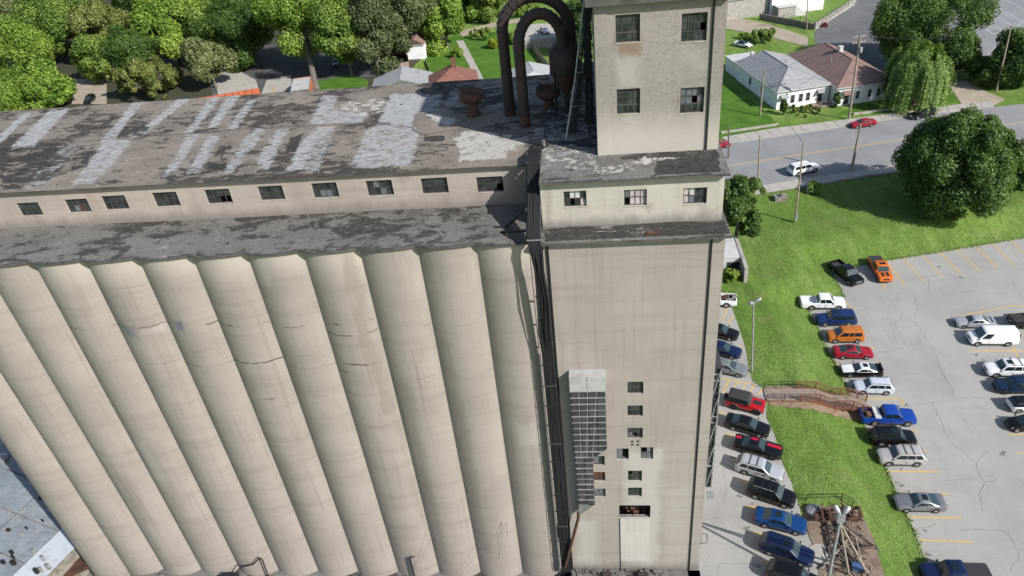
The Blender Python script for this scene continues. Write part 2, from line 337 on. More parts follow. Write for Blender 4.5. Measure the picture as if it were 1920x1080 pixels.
M['corr'] = worn('corrugated_sheet', (.42, .42, .41), (.31, .305, .295), .9, rough=.6)
n = NT('silver_coated_roof'); f = n.noise(n.co((1, 1, 1)), .35, 8, .65); g = n.noise(n.co((.25, 2.2, 1)), 1.5, 8, .7)
c = n.mix(n.ramp(f, .35, .65), (.285, .315, .345), (.20, .225, .25)); c = n.mix(n.ramp(g, .45, .7, 0, .6), c, (.14, .15, .165)); c = n.mix(n.ramp(n.noise(n.co((2.2, .25, 1)), 1.2, 8, .7), .5, .75, 0, .4), c, (.36, .39, .42)); M['metalroof'] = n.done(c, .55, .1)
M['metalroof_bright'] = worn('bright_silver_roof', (.46, .50, .54), (.36, .39, .43), .9, rough=.5, fine=.12)

# ------------------------------------------------------------ ground
def inside(poly, X, Y):
    r = np.zeros(X.shape, bool); n = len(poly)
    for i in range(n):
        x0, y0 = poly[i]; x1, y1 = poly[(i+1) % n]
        if y0 == y1: continue
        c = ((y0 > Y) != (y1 > Y)) & (X < (x1-x0)*(Y-y0)/(y1-y0)+x0); r ^= c
    return r
def dist(poly, X, Y):
    d = np.full(X.shape, 1e9); n = len(poly)
    for i in range(n):
        x0, y0 = poly[i]; x1, y1 = poly[(i+1) % n]; dx, dy = x1-x0, y1-y0
        t = np.clip(((X-x0)*dx+(Y-y0)*dy)/(dx*dx+dy*dy+1e-9), 0, 1); d = np.minimum(d, np.hypot(X-x0-t*dx, Y-y0-t*dy))
    return d
def pxpoly(pts, z): return [tuple(at(x, y, z).xy) for x, y in pts]

low_px = [(1547,645),(1533,612),(1516,584),(1583,556),(1570,529),(1557,507),(1667,488),(1920,446),(2300,382)]
LOW = pxpoly(low_px, LZ) + [(130, -40), (40, -40)] + pxpoly([(1790,1180),(1745,1080),(1716,1000),(1695,955),(1675,909),(1661,878),(1638,835),(1610,775),(1582,713),(1564,678)], LZ)
UPP = pxpoly([(1340,545),(1371,572),(1383,606),(1398,652),(1404,690),(1411,715),(1433,729),(1437,753),(1437,784),(1451,811),(1466,866),(1485,907),(1497,945),(1509,988),(1529,1037),(1545,1080),(1590,1180)], GZ) + [(28, -40), (11, -40), (11, 40)]
ROAD = pxpoly([(1200,300),(1368,268.6),(1576,239),(1692,220),(1862,200),(1920,195),(2500,110)], GZ) + pxpoly([(2500,190),(1920,268),(1690,309),(1590,324),(1495,338),(1421,350.6),(1200,395)], GZ)
def height(X, Y):
    d = dist(LOW, X, Y); i = inside(LOW, X, Y)
    t = np.clip(d/6.5, 0, 1); h = LZ + .02 + (GZ-LZ-.04)*(t*t*(3-2*t))
    h = np.where(i, LZ-.2, h)
    iu = inside(UPP, X, Y) | inside(ROAD, X, Y)
    h = np.where(iu & ~i, GZ-.2, h)
    h = np.where((X < 8) & (Y < 22) & (Y > -60), np.minimum(h, LZ-.4 + np.clip((X+.5)/5, 0, 1)*1.5 - 4.2*np.clip((-38-X)/4, 0, 1)), h)
    return h
xs = np.concatenate([np.linspace(-900, -90, 16)[:-1], np.linspace(-90, 12, 35)[:-1], np.arange(12, 75, .6), np.linspace(75, 140, 33)[1:], np.linspace(140, 1200, 16)[1:]])
ys = np.concatenate([np.linspace(-500, -45, 10)[:-1], np.arange(-45, 100, .7), np.linspace(100, 190, 31)[1:], np.linspace(190, 1600, 20)[1:]])
X, Y = np.meshgrid(xs, ys); Z = height(X, Y)
b = MB(); nx = len(xs)
b.v = list(zip(X.ravel().tolist(), Y.ravel().tolist(), Z.ravel().tolist()))
b.f = [(j*nx+i, j*nx+i+1, (j+1)*nx+i+1, (j+1)*nx+i) for j in range(len(ys)-1) for i in range(nx-1)]
tag(b.build('ground', M['grass'], smooth=60), kind='structure')

def sheet(name, poly, z, mat, kind='structure', parent=None):
    b = MB(); n = len(poly)
    if sum(poly[i][0]*poly[(i+1)%n][1]-poly[(i+1)%n][0]*poly[i][1] for i in range(n)) < 0: poly = poly[::-1]
    b.poly([(p[0], p[1], z) for p in poly]); o = b.build(name, mat, parent)
    if parent is None: o['kind'] = kind
    return o
low_lot = sheet('parking_lot', LOW, LZ, M['lot'])
up_lot = sheet('parking_lot', UPP, GZ, M['lot'])
road = sheet('road', ROAD, GZ, M['road'])

def stripe(pts, wd, z, mat, name, parent):
    b = MB()
    P = [Vector((p[0], p[1], z)) for p in pts]
    for i in range(len(P)-1):
        d = (P[i+1]-P[i]).normalized(); s = Vector((-d.y, d.x, 0))*wd/2
        e = d*wd*.3 if i < len(P)-2 else d*0
        b.quad(P[i]-s, P[i+1]+e-s, P[i+1]+e+s, P[i]+s)
        P[i+1] = P[i+1]
    return b.build(name, mat, parent)
def lines(pxs, z, parent, wd=.13, mat='yellow', name='painted_line', lift=.006):
    for k, ln in enumerate(pxs):
        stripe([tuple(at(x, y, z).xy) for x, y in ln], wd, z+lift+.0007*(k % 5), M[mat], name, parent)
c8 = crop(1600, 440, 3.856); c6 = crop(1300, 640, 4.5); c7 = crop(1300, 820, 4.154); c5 = crop(1340, 440, 4.153); cA = crop(1600, 700, 2.84)
def tr(f, lst): return [[f(*p) for p in ln] for ln in lst]
low_lines = tr(c8, [[(360,170),(515,340)],[(500,148),(650,318)],[(625,127),(785,290)],[(752,105),(915,268)],[(878,80),(1040,240)],[(1000,58),(1168,218)],[(1130,35),(1260,165)],[(255,215),(372,365)],[(160,270),(235,392)],
   [(780,590),(880,568),(1000,545),(1100,522),(1180,515),(1300,530)],[(840,840),(1300,840)],[(1180,732),(1300,732)],[(1150,810),(1195,890)],[(895,953),(1300,950)],[(40,705),(85,706)],[(60,820),(152,822)],[(150,932),(215,936)]])
low_lines += tr(cA, [[(175,523),(450,525)],[(225,637),(510,642)],[(285,765),(575,770)],[(340,888),(640,898)],[(120,410),(395,412)],[(80,298),(340,306)],[(50,135),(250,135),(272,172)],[(830,326),(960,326)],[(870,425),(960,425)]])
low_lines += tr(c5, [[(820,752),(1178,762)],[(880,878),(1245,882)],[(940,1010),(1310,1008)],[(1015,520),(1070,580)]])
lines(low_lines, LZ, low_lot)
up_lines = tr(c6, [[(225,308),(520,365)],[(300,325),(245,440)],[(375,340),(345,390)],[(445,350),(420,400)],[(518,368),(478,430)],[(585,395),(545,460)],[(200,595),(275,608)],[(255,782),(345,797)],[(315,975),(360,985)]])
up_lines += tr(c5, [[(38,580),(105,586)],[(100,590),(55,670)],[(145,630),(105,700)],[(195,868),(225,880)]])
up_lines += tr(c7, [[(290,153),(420,182)],[(348,333),(520,375)],[(413,533),(640,585)],[(470,740),(660,790)],[(540,960),(740,1015)]])
lines(up_lines, GZ, up_lot)
lines([[(1300,322),(1370.6,309),(1507,288),(1640,268.6),(1873,234.5),(1960,223)]], GZ, road, .11)
lines([[(1300,324.5),(1370.6,311.3),(1507,290.2),(1640,270.6),(1873,236.2),(1960,224.5)]], GZ, road, .09)
# pavement cracks (thin jagged strips lying on the asphalt)
def cracks(lst, z, parent, wd=.034):
    for k, ln in enumerate(lst):
        P = [at(x, y, z) for x, y in ln]; out = [P[0]]
        for a, b_ in zip(P, P[1:]):
            m = max(2, int((b_-a).length/.5))
            for i in range(1, m+1):
                q = a.lerp(b_, i/m)
                if i < m: q = q + Vector((random.uniform(-.14, .14), random.uniform(-.14, .14), 0))
                out.append(q)
        b = MB(); ww = [wd*random.uniform(.4, 1.3) for _ in out]
        for i in range(len(out)-1):
            d = (out[i+1]-out[i]).normalized(); s = Vector((-d.y, d.x, 0))
            zz = Vector((0, 0, .0035))
            b.quad(out[i]-s*ww[i]/2+zz, out[i+1]-s*ww[i+1]/2+zz, out[i+1]+s*ww[i+1]/2+zz, out[i]+s*ww[i]/2+zz)
        b.build('pavement_crack', M['crack'], parent)
cracks(tr(c8, [[(390,612),(450,632),(490,690),(545,780),(600,880),(640,985),(690,1080)],[(155,875),(250,845),(370,815),(515,780)],[(0,550),(120,540),(200,555),(310,530),(320,470),(330,420)],[(440,450),(470,530),(440,590),(400,612)],[(320,535),(350,590),(300,640),(340,720),(375,800)],
   [(390,330),(540,300),(700,285)],[(660,440),(800,415),(910,398),(960,410)],[(545,310),(545,400)],[(1150,330),(1170,400),(1234,470)],[(780,470),(830,570)],[(900,420),(1100,425)]]), LZ, low_lot)
cracks(tr(cA, [[(300,175),(420,155),(540,135),(700,127),(760,135)],[(415,155),(470,260),(520,365),(590,425),(660,480)],[(655,485),(672,540),(702,578),(670,640),(690,740)],[(720,412),(670,455),(655,485)],[(475,577),(570,565),(680,555)],[(702,578),(760,568)],[(310,830),(400,822),(440,800)],[(560,830),(720,835),(800,838)],[(800,838),(850,900),(880,960),(840,1060)],[(470,0),(520,70),(545,130)],[(860,880),(905,905)],[(870,930),(905,950)]]), LZ, low_lot, .042)
cracks(tr(c7, [[(60,640),(250,630),(420,620)],[(200,985),(480,975)],[(230,220),(260,350),(240,520)],[(190,1080),(200,985)]]), GZ, up_lot, .026)

def stains(pxs, z, parent):
    for k, (x, y, r_) in enumerate(pxs):
        c = at(x, y, z); pts = [(c.x+r_*(1+.5*math.sin(q*2.1+k)+random.uniform(-.2, .2))*.8*math.cos(q), c.y+r_*(1+.4*math.sin(q*3+k*2))*.6*math.sin(q)) for q in np.linspace(0, 2*math.pi, 13)[:-1]]
        sheet('oil_stain', pts, z+.0025+.0001*(k % 7), M['oil'], parent=parent)
stains([(1690,910,.35),(1683,905,.2),(1740,1040,.3),(1800,520,.4),(1855,600,.3),(1700,760,.4),(1830,665,.35),(1845,675,.25),(1720,470,.3),(1760,500,.35),(1735,995,.3),(1690,880,.25),(1880,850,.5)], LZ, low_lot)
stains([(1400,990,.4),(1495,990,.6),(1385,930,.3),(1420,1060,.4),(1352,870,.3),(1410,945,.3)], GZ, up_lot)
# upper lot repair patches, drawn as thin rings of filler
def ring(px, z, parent):
    P = [at(x, y, z) for x, y in px]; stripe([tuple(p.xy) for p in P+[P[0]]], .09, z+.004, M['crack'], 'patch_edge', parent)
sheet('asphalt_patch', pxpoly(tr(c7, [[(100,420),(155,418),(160,480),(105,485)]])[0], GZ), GZ+.004, M['road'], parent=up_lot)
ring(tr(c7, [[(60,752),(105,755),(108,820),(60,828)]])[0], GZ, up_lot)

# pavements
def strip_pts(pts, z): return [at(x, y, z) for x, y in pts]
far_in = strip_pts([(1352,258),(1460,240),(1560,228),(1690,211),(1800,196),(1860,190)], GZ)
far_out = strip_pts([(1368,268.6),(1465,254.8),(1576,239),(1692,220),(1800,208.5),(1862,200)], GZ)
sw = tag(sheet('pavement', [tuple(p.xy) for p in far_in]+[tuple(p.xy) for p in far_out[::-1]], GZ+.06, M['kerb']), kind='structure')
def along(P, t):
    L = [0]
    for a, b_ in zip(P, P[1:]): L.append(L[-1]+(b_-a).length)
    d = t*L[-1]
    for i in range(len(P)-1):
        if d <= L[i+1] or i == len(P)-2: return P[i].lerp(P[i+1], (d-L[i])/(L[i+1]-L[i]))
N = 24
for i in range(N):
    g = .0006
    q = [along(far_out, i/N+g), along(far_out, (i+1)/N-g), along(far_in, (i+1)/N-g), along(far_in, i/N+g)]
    c0 = sum(q, Vector())/4; q = [c0+(p-c0)*.994 for p in q]; dz = random.uniform(0, .03)
    MB().prism([(p.x, p.y) for p in q], GZ+.03, GZ+.10+dz).build('paving_slab', M['slab'], sw)
kb = MB()
for a, b_ in zip(far_out, far_out[1:]): kb.beam(a+Vector((0,0,.05)), b_+Vector((0,0,.05)), .16, .16)
tag(kb.build('kerb', M['kerb']), kind='structure')
near_out = strip_pts([(1421,350.6),(1495,338),(1590,323),(1690,308),(1920,267),(2100,236)], GZ)
near_in = strip_pts([(1414,366),(1500,352),(1597,335),(1700,320),(1920,281),(2100,248)], GZ)
sw2 = tag(sheet('pavement', [tuple(p.xy) for p in near_out]+[tuple(p.xy) for p in near_in[::-1]], GZ+.05, M['slab']), kind='structure')
kb = MB()
for a, b_ in zip(near_out, near_out[1:]): kb.beam(a+Vector((0,0,.04)), b_+Vector((0,0,.04)), .16, .18)
tag(kb.build('kerb', M['kerb']), kind='structure')
rw = thing('retaining_wall', 'low pale stone retaining wall between the lawn and the near pavement', 'wall', near_in[1])
for a, b_, k in [(along(near_in, .11+.02*i), along(near_in, .11+.02*i+.0195), i) for i in range(22)]:
    h = .55+random.uniform(-.08, .08)
    MB().beam(a+Vector((0, -.2, h/2-.6)), b_+Vector((0, -.2, h/2-.6)), .4, h+.6).build('stone', M['stone'], rw)

# yards and tracks beyond
def track(name, px, mat, z=GZ+.03): return sheet(name, pxpoly(px, z), z, M[mat])
track('dirt_track', [(1340,18),(1364,30),(1440,45),(1515,70),(1515,88),(1440,68),(1364,54),(1340,45)], 'dirt', GZ+.06)
track('asphalt_yard', [(1528,60),(1560,20),(1700,-40),(2300,-60),(2300,40),(1860,95),(1760,165),(1660,140),(1600,100),(1560,88),(1528,80)], 'darkasphalt', GZ+.04)
up_yard = track('car_park', [(1780,-20),(2300,-40),(2300,30),(1900,80),(1850,130),(1800,110)], 'road', GZ+.055)
lines(tr(crop(1580, 0, 4), [[(1000,0),(1360,175)],[(1040,130),(1240,250)],[(1100,90),(1300,210)],[(1160,50),(1360,165)],[(1080,420),(1360,150)],[(1060,210),(1180,290)],[(1230,0),(1360,75)]]), GZ+.055, up_yard, .18, 'whitepaint')
track('driveway', [(1775,156),(1800,190),(1806,206),(1862,199),(1885,186),(1850,172),(1810,150)], 'dirt', GZ+.05)
track('garden_lawn', [(1350,258),(1461,236),(1440,214),(1340,130),(1330,200)], 'garden', GZ+.035)
track('garden_lawn', [(1560,216),(1690,208),(1800,190),(1775,160),(1700,150),(1650,180)], 'garden', GZ+.035)
track('woodland_floor', [(-700,240),(-400,-160),(300,-160),(830,-110),(850,60),(800,100),(720,180),(380,230),(0,260)], 'litter', GZ+.02)
track('asphalt_yard', [(385,105),(480,85),(600,75),(705,85),(715,140),(655,150),(600,172),(400,190)], 'shadyard', GZ+.03)
track('concrete_yard', [(402,140),(440,128),(480,150),(486,170),(410,184)], 'slab', GZ+.045)
track('concrete_yard', [(500,150),(545,140),(548,170),(490,176)], 'slab', GZ+.045)
track('back_lawn', [(595,152),(655,140),(690,150),(690,168),(600,175)], 'garden', GZ+.05)
track('dirt_yard', [(135,148),(200,148),(200,195),(135,195)], 'dirt', GZ+.03)
track('footpath', [(858,60),(935,40),(990,33),(990,40),(935,48),(868,68)], 'dirt', GZ+.05)
track('footpath', [(855,76),(869,76),(912,158),(898,158)], 'slab', GZ+.05)
track('footpath', [(84,-10),(104,-10),(110,24),(92,24)], 'dirt', GZ+.05)
track('back_lawn', [(800,90),(860,60),(1000,60),(1010,180),(790,180)], 'garden', GZ+.035)
track('scrap_yard', tr(c7, [[(850,535),(1290,545),(1340,650),(1410,800),(1490,1080),(1520,1200),(1000,1200),(950,900),(880,690)]])[0], 'scrapdirt', GZ+.03)

# ------------------------------------------------------------ grain elevator
EL = thing('grain_elevator', 'huge old concrete grain elevator with round silos, a roof gallery and a square tower', 'grain elevator', (6, 0, GZ))
def cap_poly(i0, i1, r, cy, back, x0=None, x1=None):
    pts = []
    for i in range(i1, i0-1, -1):     # left to right
        xc = -2.55-4.145*i; hw = 4.145/2; a = math.asin(min(1, hw/r))
        for k in range(13):
            t = -a + 2*a*k/12; pts.append((xc+r*math.sin(t), cy-r*math.cos(t)))
    pts += [(pts[-1][0], back), (pts[0][0], back)]
    return pts
for i in range(12):
    xc = -2.55-4.145*i; b = MB(); n_ = 36; r = 3.3; sy = 3.34
    hw = 4.145/2; a = math.asin(hw/r)
    if i == 11: ang = [-math.pi*.60 + (math.pi*.60+a)*k/n_ for k in range(n_+1)]
    else: ang = [-a+2*a*k/n_ for k in range(n_+1)]
    zs = [GZ-7.5, -27, -18, -9, .055]
    for z in zs:
        for t in ang: b.v.append((xc+r*math.sin(t), sy-r*math.cos(t), z))
    m_ = n_+1
    for j in range(4):
        for k in range(n_): b.f.append((j*m_+k, j*m_+k+1, (j+1)*m_+k+1, (j+1)*m_+k))
    b.build('silo', M['silo'][i], EL, smooth=60)
# back of the silo block
MB().box(-50.2, -.02, 3.2, 25.5, GZ-2.5, -.06).build('silo_block', M['silo'][0], EL)
MB().box(-65.5, -50.19, 15, 25.4, GZ-2.5, -.06).build('silo_block', M['silo'][1], EL)
MB().box(-66, -50.3, 4.2, 26, -.06, .18).build('ledge_slab', M['slabedge'], EL)
# scalloped ledge roof
lp = cap_poly(0, 11, 5.6, 5.44, 26.0); lp = [(x-(.25 if x < -50 else 0), y) for x, y in lp]
lp = [p for p in lp if p[0] < -.31] + [(-.31, 26.0)] if False else lp
MB().prism(lp, .06, .18).build('ledge_slab', M['slabedge'], EL)
def painted_top(name, x0, x1, y0, y1, z, res, mat, parent, coat=(), pale=(), tar=(), clip=None):
    gx = np.linspace(x0, x1, int((x1-x0)/res)+1); gy = np.linspace(y0, y1, int((y1-y0)/res)+1)
    X, Y = np.meshgrid(gx, gy); c = np.zeros(X.shape); p = np.zeros(X.shape); q_ = np.zeros(X.shape)
    for poly, a in coat: c = np.maximum(c, np.where(inside(poly, X, Y), a, 0))
    for poly, a in pale: p = np.maximum(p, np.where(inside(poly, X, Y), a, 0))
    for poly, a in tar: q_ = np.maximum(q_, np.where(inside(poly, X, Y), a, 0))
    for _ in range(3):
        c[1:-1, 1:-1] = (c[1:-1, 1:-1]*2+c[:-2, 1:-1]+c[2:, 1:-1]+c[1:-1, :-2]+c[1:-1, 2:])/6
        p[1:-1, 1:-1] = (p[1:-1, 1:-1]*2+p[:-2, 1:-1]+p[2:, 1:-1]+p[1:-1, :-2]+p[1:-1, 2:])/6
    nz = .02*np.sin(X*.9)*np.sin(Y*1.3)+.015*rng.standard_normal(X.shape)*0
    m = len(gx); b = MB(); o = Vector(parent.location)
    b.v = list(zip((X-o.x).ravel().tolist(), (Y-o.y).ravel().tolist(), (nz+z-o.z).ravel().tolist()))
    F = [(j*m+i, j*m+i+1, (j+1)*m+i+1, (j+1)*m+i) for j in range(len(gy)-1) for i in range(m-1)]
    if clip is not None:
        ins = inside(clip, X, Y).ravel(); F = [f for f in F if all(ins[k] for k in f)]
    b.f = F; ob = b.build(name, mat, parent, smooth=60, world=False)
    for nm, arr in (('coat', c), ('pale', p), ('tar', q_)):
        at_ = ob.data.attributes.new(nm, 'FLOAT', 'POINT'); at_.data.foreach_set('value', arr.ravel().astype(np.float32))
    return ob
painted_top('ledge_roofing', -50.6, -.05, -.5, 5.45, .215, .2, M['ledge'], EL, clip=[(x, y-.02+.04) for x, y in lp])

def wall_holes(x0, x1, z0, z1, y, holes, depth=.3):
    """front wall in the plane y with rectangular openings (hx0,hx1,hz0,hz1) and their reveals"""
    b = MB()
    xs_ = sorted({x0, x1, *[h[0] for h in holes], *[h[1] for h in holes]}); zs_ = sorted({z0, z1, *[h[2] for h in holes], *[h[3] for h in holes]})
    for i in range(len(xs_)-1):
        for j in range(len(zs_)-1):
            cx, cz = (xs_[i]+xs_[i+1])/2, (zs_[j]+zs_[j+1])/2
            if any(h[0] < cx < h[1] and h[2] < cz < h[3] for h in holes): continue
            b.quad((xs_[i], y, zs_[j]), (xs_[i+1], y, zs_[j]), (xs_[i+1], y, zs_[j+1]), (xs_[i], y, zs_[j+1]))
    for hx0, hx1, hz0, hz1 in holes:
        d = y+depth
        b.quad((hx0, y, hz0), (hx0, d, hz0), (hx0, d, hz1), (hx0, y, hz1)); b.quad((hx1, d, hz0), (hx1, y, hz0), (hx1, y, hz1), (hx1, d, hz1))
        b.quad((hx0, y, hz0), (hx1, y, hz0), (hx1, d, hz0), (hx0, d, hz0)); b.quad((hx0, d, hz1), (hx1, d, hz1), (hx1, y, hz1), (hx0, y, hz1))
    return b
def window(h, y, nxp, nzp, parent, special={}, frame='winframe', transom=None, inset=.16):
    """steel window in the opening h: frame with bars, one pane per light; special: (col,row from top) -> material key or None for a missing pane"""
    x0, x1, z0, z1 = h; yy = y+inset; f = MB(); t = .045
    f.box(x0, x0+t, yy-.03, yy+.05, z0, z1); f.box(x1-t, x1, yy-.03, yy+.05, z0, z1)
    f.box(x0+t, x1-t, yy-.03, yy+.05, z0, z0+t); f.box(x0+t, x1-t, yy-.03, yy+.05, z1-t, z1)
    W, H = (x1-x0-2*t)/nxp, (z1-z0-2*t)/nzp
    for i in range(1, nxp): f.box(x0+t+i*W-.018, x0+t+i*W+.018, yy-.02, yy+.03, z0+t, z1-t)
    for j in range(1, nzp):
        hh = .05 if transom == j else .016
        f.box(x0+t, x1-t, yy-.035, yy+.025, z0+t+j*H-hh, z0+t+j*H+hh)
    wn = f.build('window', M[frame], parent)
    for i in range(nxp):
        for j in range(nzp):
            k = special.get((i, j), 'pane')
            if k is None: continue
            tx, tz = random.uniform(-.02, .02), random.uniform(-.025, .025)
            a, c = x0+t+i*W+.019, x0+t+(i+1)*W-.019; e, g = z1-t-(j+1)*H+.019, z1-t-j*H-.019
            p = MB(); p.add([(a, yy+.008-tx-tz, e), (c, yy+.008+tx-tz, e), (c, yy+.008+tx+tz, g), (a, yy+.008-tx+tz, g),
                             (a, yy+.016-tx-tz, e), (c, yy+.016+tx-tz, e), (c, yy+.016+tx+tz, g), (a, yy+.016-tx+tz, g)],
                            [(0,1,2,3),(7,6,5,4),(0,4,5,1),(1,5,6,2),(2,6,7,3),(3,7,4,0)])
            p.build('pane', M[k], wn)
    MB().box(x0-.03, x1+.03, y-.025, y+.1, z0-.06, z0-.003).build('sill', M['sill'], wn)
    return wn

# gallery
GY = 5.476
gh = [(-41.12,-39.27,1.23,2.37),(-37.03,-35.15,1.31,2.47),(-33.92,-31.98,1.39,2.59),(-29.76,-27.77,1.43,2.65),(-25.55,-23.57,1.47,2.67),(-21.33,-19.42,1.53,2.71),(-17.17,-15.23,1.51,2.73),(-13.02,-11.06,1.45,2.70),(-8.92,-6.97,1.40,2.66),(-4.84,-2.91,1.30,2.53)]
gh = [(-45.4,-43.5,1.2,2.35)]+gh
b = wall_holes(-66, -.003, .19, 3.39, GY, gh)
b.box(-66, -65.8, GY+.01, 23.4, .19, 3.39); b.box(-66, -.003, 23.2, 23.4, .19, 3.39); b.quad((-65.8, GY+2.5, .2), (-.003, GY+2.5, .2), (-.003, GY+2.5, 3.2), (-65.8, GY+2.5, 3.2))
b.build('gallery_wall', M['gallery'], EL)
sp = {2: {(2,1): 'rust', (1,1): 'pane_lit'}, 5: {(2,1): None, (3,1): None}, 7: {(1,1): 'pane_lit', (2,1): 'pane_lit'}, 8: {(2,1): 'pane_lit', (1,0): 'pane_lit'}, 10: {(3,1): None}}
for k, h in enumerate(gh): window(h, GY, 4, 2, EL, sp.get(k, {}))
MB().box(-66.3, -.003, GY-.4, 23.8, 3.39, 3.47).build('gallery_roof_slab', M['slabedge'], EL)
k1 = crop(0, 180, 3.177); k2 = crop(480, 180, 3.177); ZR = 3.5
def rp(f, pts): return [tuple(at(*f(x, y), ZR).xy) for x, y in pts]
coat = [(rp(k1, q), a) for q, a in [
 ([(-60,360),(0,290),(195,100),(130,106),(-60,285)],.95), ([(50,320),(195,310),(425,72),(290,86),(205,165)],.95), ([(600,262),(690,250),(745,180),(865,28),(795,36),(720,120),(640,215)],.85),
 ([(770,252),(840,243),(1155,5),(1075,10),(960,100)],.95), ([(420,535),(560,525),(700,380),(790,265),(690,250),(600,262),(560,350)],.84), ([(160,555),(260,545),(490,280),(350,310),(210,460)],.66),
 ([(1095,222),(1165,210),(1325,0),(1250,4)],.85), ([(950,490),(1040,470),(1200,225),(1095,222),(1085,290)],.8), ([(1225,195),(1300,185),(1435,-5),(1350,0)],.85), ([(1100,470),(1190,465),(1320,230),(1230,240)],.82),
 ([(1335,205),(1415,200),(1530,20),(1470,30)],.86), ([(1310,480),(1400,450),(1525,280),(1525,190),(1440,260)],.76)]]
coat += [(rp(k2, q), a) for q, a in [
 ([(0,440),(75,440),(200,195),(120,195),(0,380)],.82), ([(-20,320),(70,190),(-10,190)],.7), ([(165,455),(270,440),(330,300),(480,175),(360,185),(260,280)],.9), ([(270,440),(385,450),(480,180),(370,185)],.65),
 ([(310,170),(520,165),(640,160),(650,110),(470,80),(490,-6),(390,-6)],.82), ([(560,430),(680,435),(930,410),(975,225),(930,165),(730,165),(640,215)],.82), ([(730,155),(930,165),(985,-12),(805,-12)],1.3), ([(930,110),(1090,95),(1120,-15),(980,-12)],.75),
 ([(1120,60),(1230,70),(1260,-30),(1150,-30)],.62), ([(1330,60),(1460,90),(1500,-60),(1350,-60)],.62), ([(1500,60),(1700,60),(1900,-70),(1500,-70)],.45)]]
pale = [(rp(k2, q), a) for q, a in [([(1210,390),(1490,370),(1520,230),(1250,200),(1180,250)],1.0), ([(1010,110),(1130,190),(1210,150),(1060,95)],1.0), ([(480,75),(640,130),(760,90),(800,0),(500,40)],.62), ([(1490,340),(1600,330),(1620,240),(1500,260)],.8), ([(1650,260),(1860,280),(1830,180),(1650,190)],.5)]]
painted_top('gallery_roofing', -66.3, -.01, GY-.4, 23.8, ZR, .16, M['roof'], EL, coat, pale, tar=[(rp(k1, q), a) for q, a in [([(0,310),(250,290),(480,275),(420,380),(250,540),(0,560)],.62), ([(560,90),(700,110),(640,190),(500,250),(430,180)],.6), ([(690,250),(745,180),(900,180),(840,243)],.75), ([(1230,440),(1300,300),(1390,290),(1340,440)],.7), ([(430,360),(560,300),(520,420),(420,450)],.7)]]
  + [(rp(k2, q), a) for q, a in [([(170,345),(200,250),(280,225),(240,330)],1.0), ([(1000,240),(1130,235),(1120,270),(1000,270)],1.0), ([(1300,-30),(1500,-60),(1460,60),(1300,50)],.7), ([(1500,20),(2000,60),(2000,200),(1700,160)],.6)]])
cracks([[k1(*q) for q in [(-300,380),(0,340),(230,280),(600,262),(800,245),(1100,225),(1320,205),(1525,190)]], [k2(*q) for q in [(0,190),(300,180),(480,170),(700,165),(930,185),(980,230),(1200,200),(1520,215)]]], ZR+.025, EL, .10)

# headhouse shaft
HY = 0.0
hw_ = [(5.59,6.79,-13.74,-12.50),(5.58,6.77,-16.13,-14.96),(5.57,6.78,-18.58,-17.40),(4.69,5.66,-21.04,-19.75),(6.63,7.63,-21.04,-19.62),(5.58,6.74,-23.72,-22.41),(5.58,6.75,-25.69,-24.52),(4.80,7.50,-28.5,-26.83),(2.78,3.69,-21.74,-20.6),(2.7,3.68,-23.69,-22.54),(2.64,3.67,-25.72,-24.63)]
b = wall_holes(0, 12, GZ-.6, .17, HY, hw_, .35)
b.box(0, .3, .01, 25, GZ-.6, .17); b.box(11.7, 12, .01, 25, GZ-.6, .17); b.box(0.3, 11.7, 24.7, 25, GZ-.6, .17); b.quad((.3, 2.4, GZ), (11.7, 2.4, GZ), (11.7, 2.4, -.1), (.3, 2.4, -.1))
b.build('headhouse_wall', M['head'], EL)
for k in (0, 1): window(hw_[k], HY, 3, 2, EL, {})
window(hw_[2], HY, 3, 2, EL, {(0,1): 'pane_lit', (1,1): None})
window(hw_[3], HY, 2, 1, EL, {(1,0): None, (0,0): 'pane_lit'}); window(hw_[4], HY, 2, 2, EL, {(0,0): None, (1,1): 'pane_lit', (1,0): 'pane_lit', (0,1): 'pane_lit'})
window(hw_[5], HY, 3, 2, EL, {(0,0): None}); window(hw_[6], HY, 3, 2, EL, {})
window(hw_[7], HY, 2, 1, EL, {(0,0): None, (1,0): None})
window(hw_[8], HY, 2, 1, EL, {(0,0): 'pane_lit'}); window(hw_[9], HY, 2, 1, EL, {(0,0): 'rust', (1,0): 'rust'}); window(hw_[10], HY, 2, 1, EL, {(0,0): 'pane_lit', (1,0): 'pane_lit'})
b = MB()
for k in range(16): 
    p = Vector((random.uniform(4.95, 7.35), random.uniform(.5, 1.2), -28.5)); s_ = random.uniform(.05, .2)
    b.box(p.x-s_, p.x+s_, p.y-s_*.6, p.y+s_*.6, p.z, p.z+s_*random.uniform(.5, 2.2))
b.build('rubble', M['brick'], EL)
MB().box(4.88, 7.42, -.03, -.001, -34.7, -28.62).build('patched_panel', M['pale_patch'], EL)
MB().box(4.84, 4.88, -.06, -.001, -36.2, -28.6).build('panel_joint', M['black'], EL)
for (x, z) in [(5.95,-18.95),(6.4,-18.92),(5.95,-19.3),(6.38,-19.32)]:
    MB().box(x-.1, x+.1, -.012, -.002, z-.1, z+.1).build('vent_hole', M['interior'], EL)
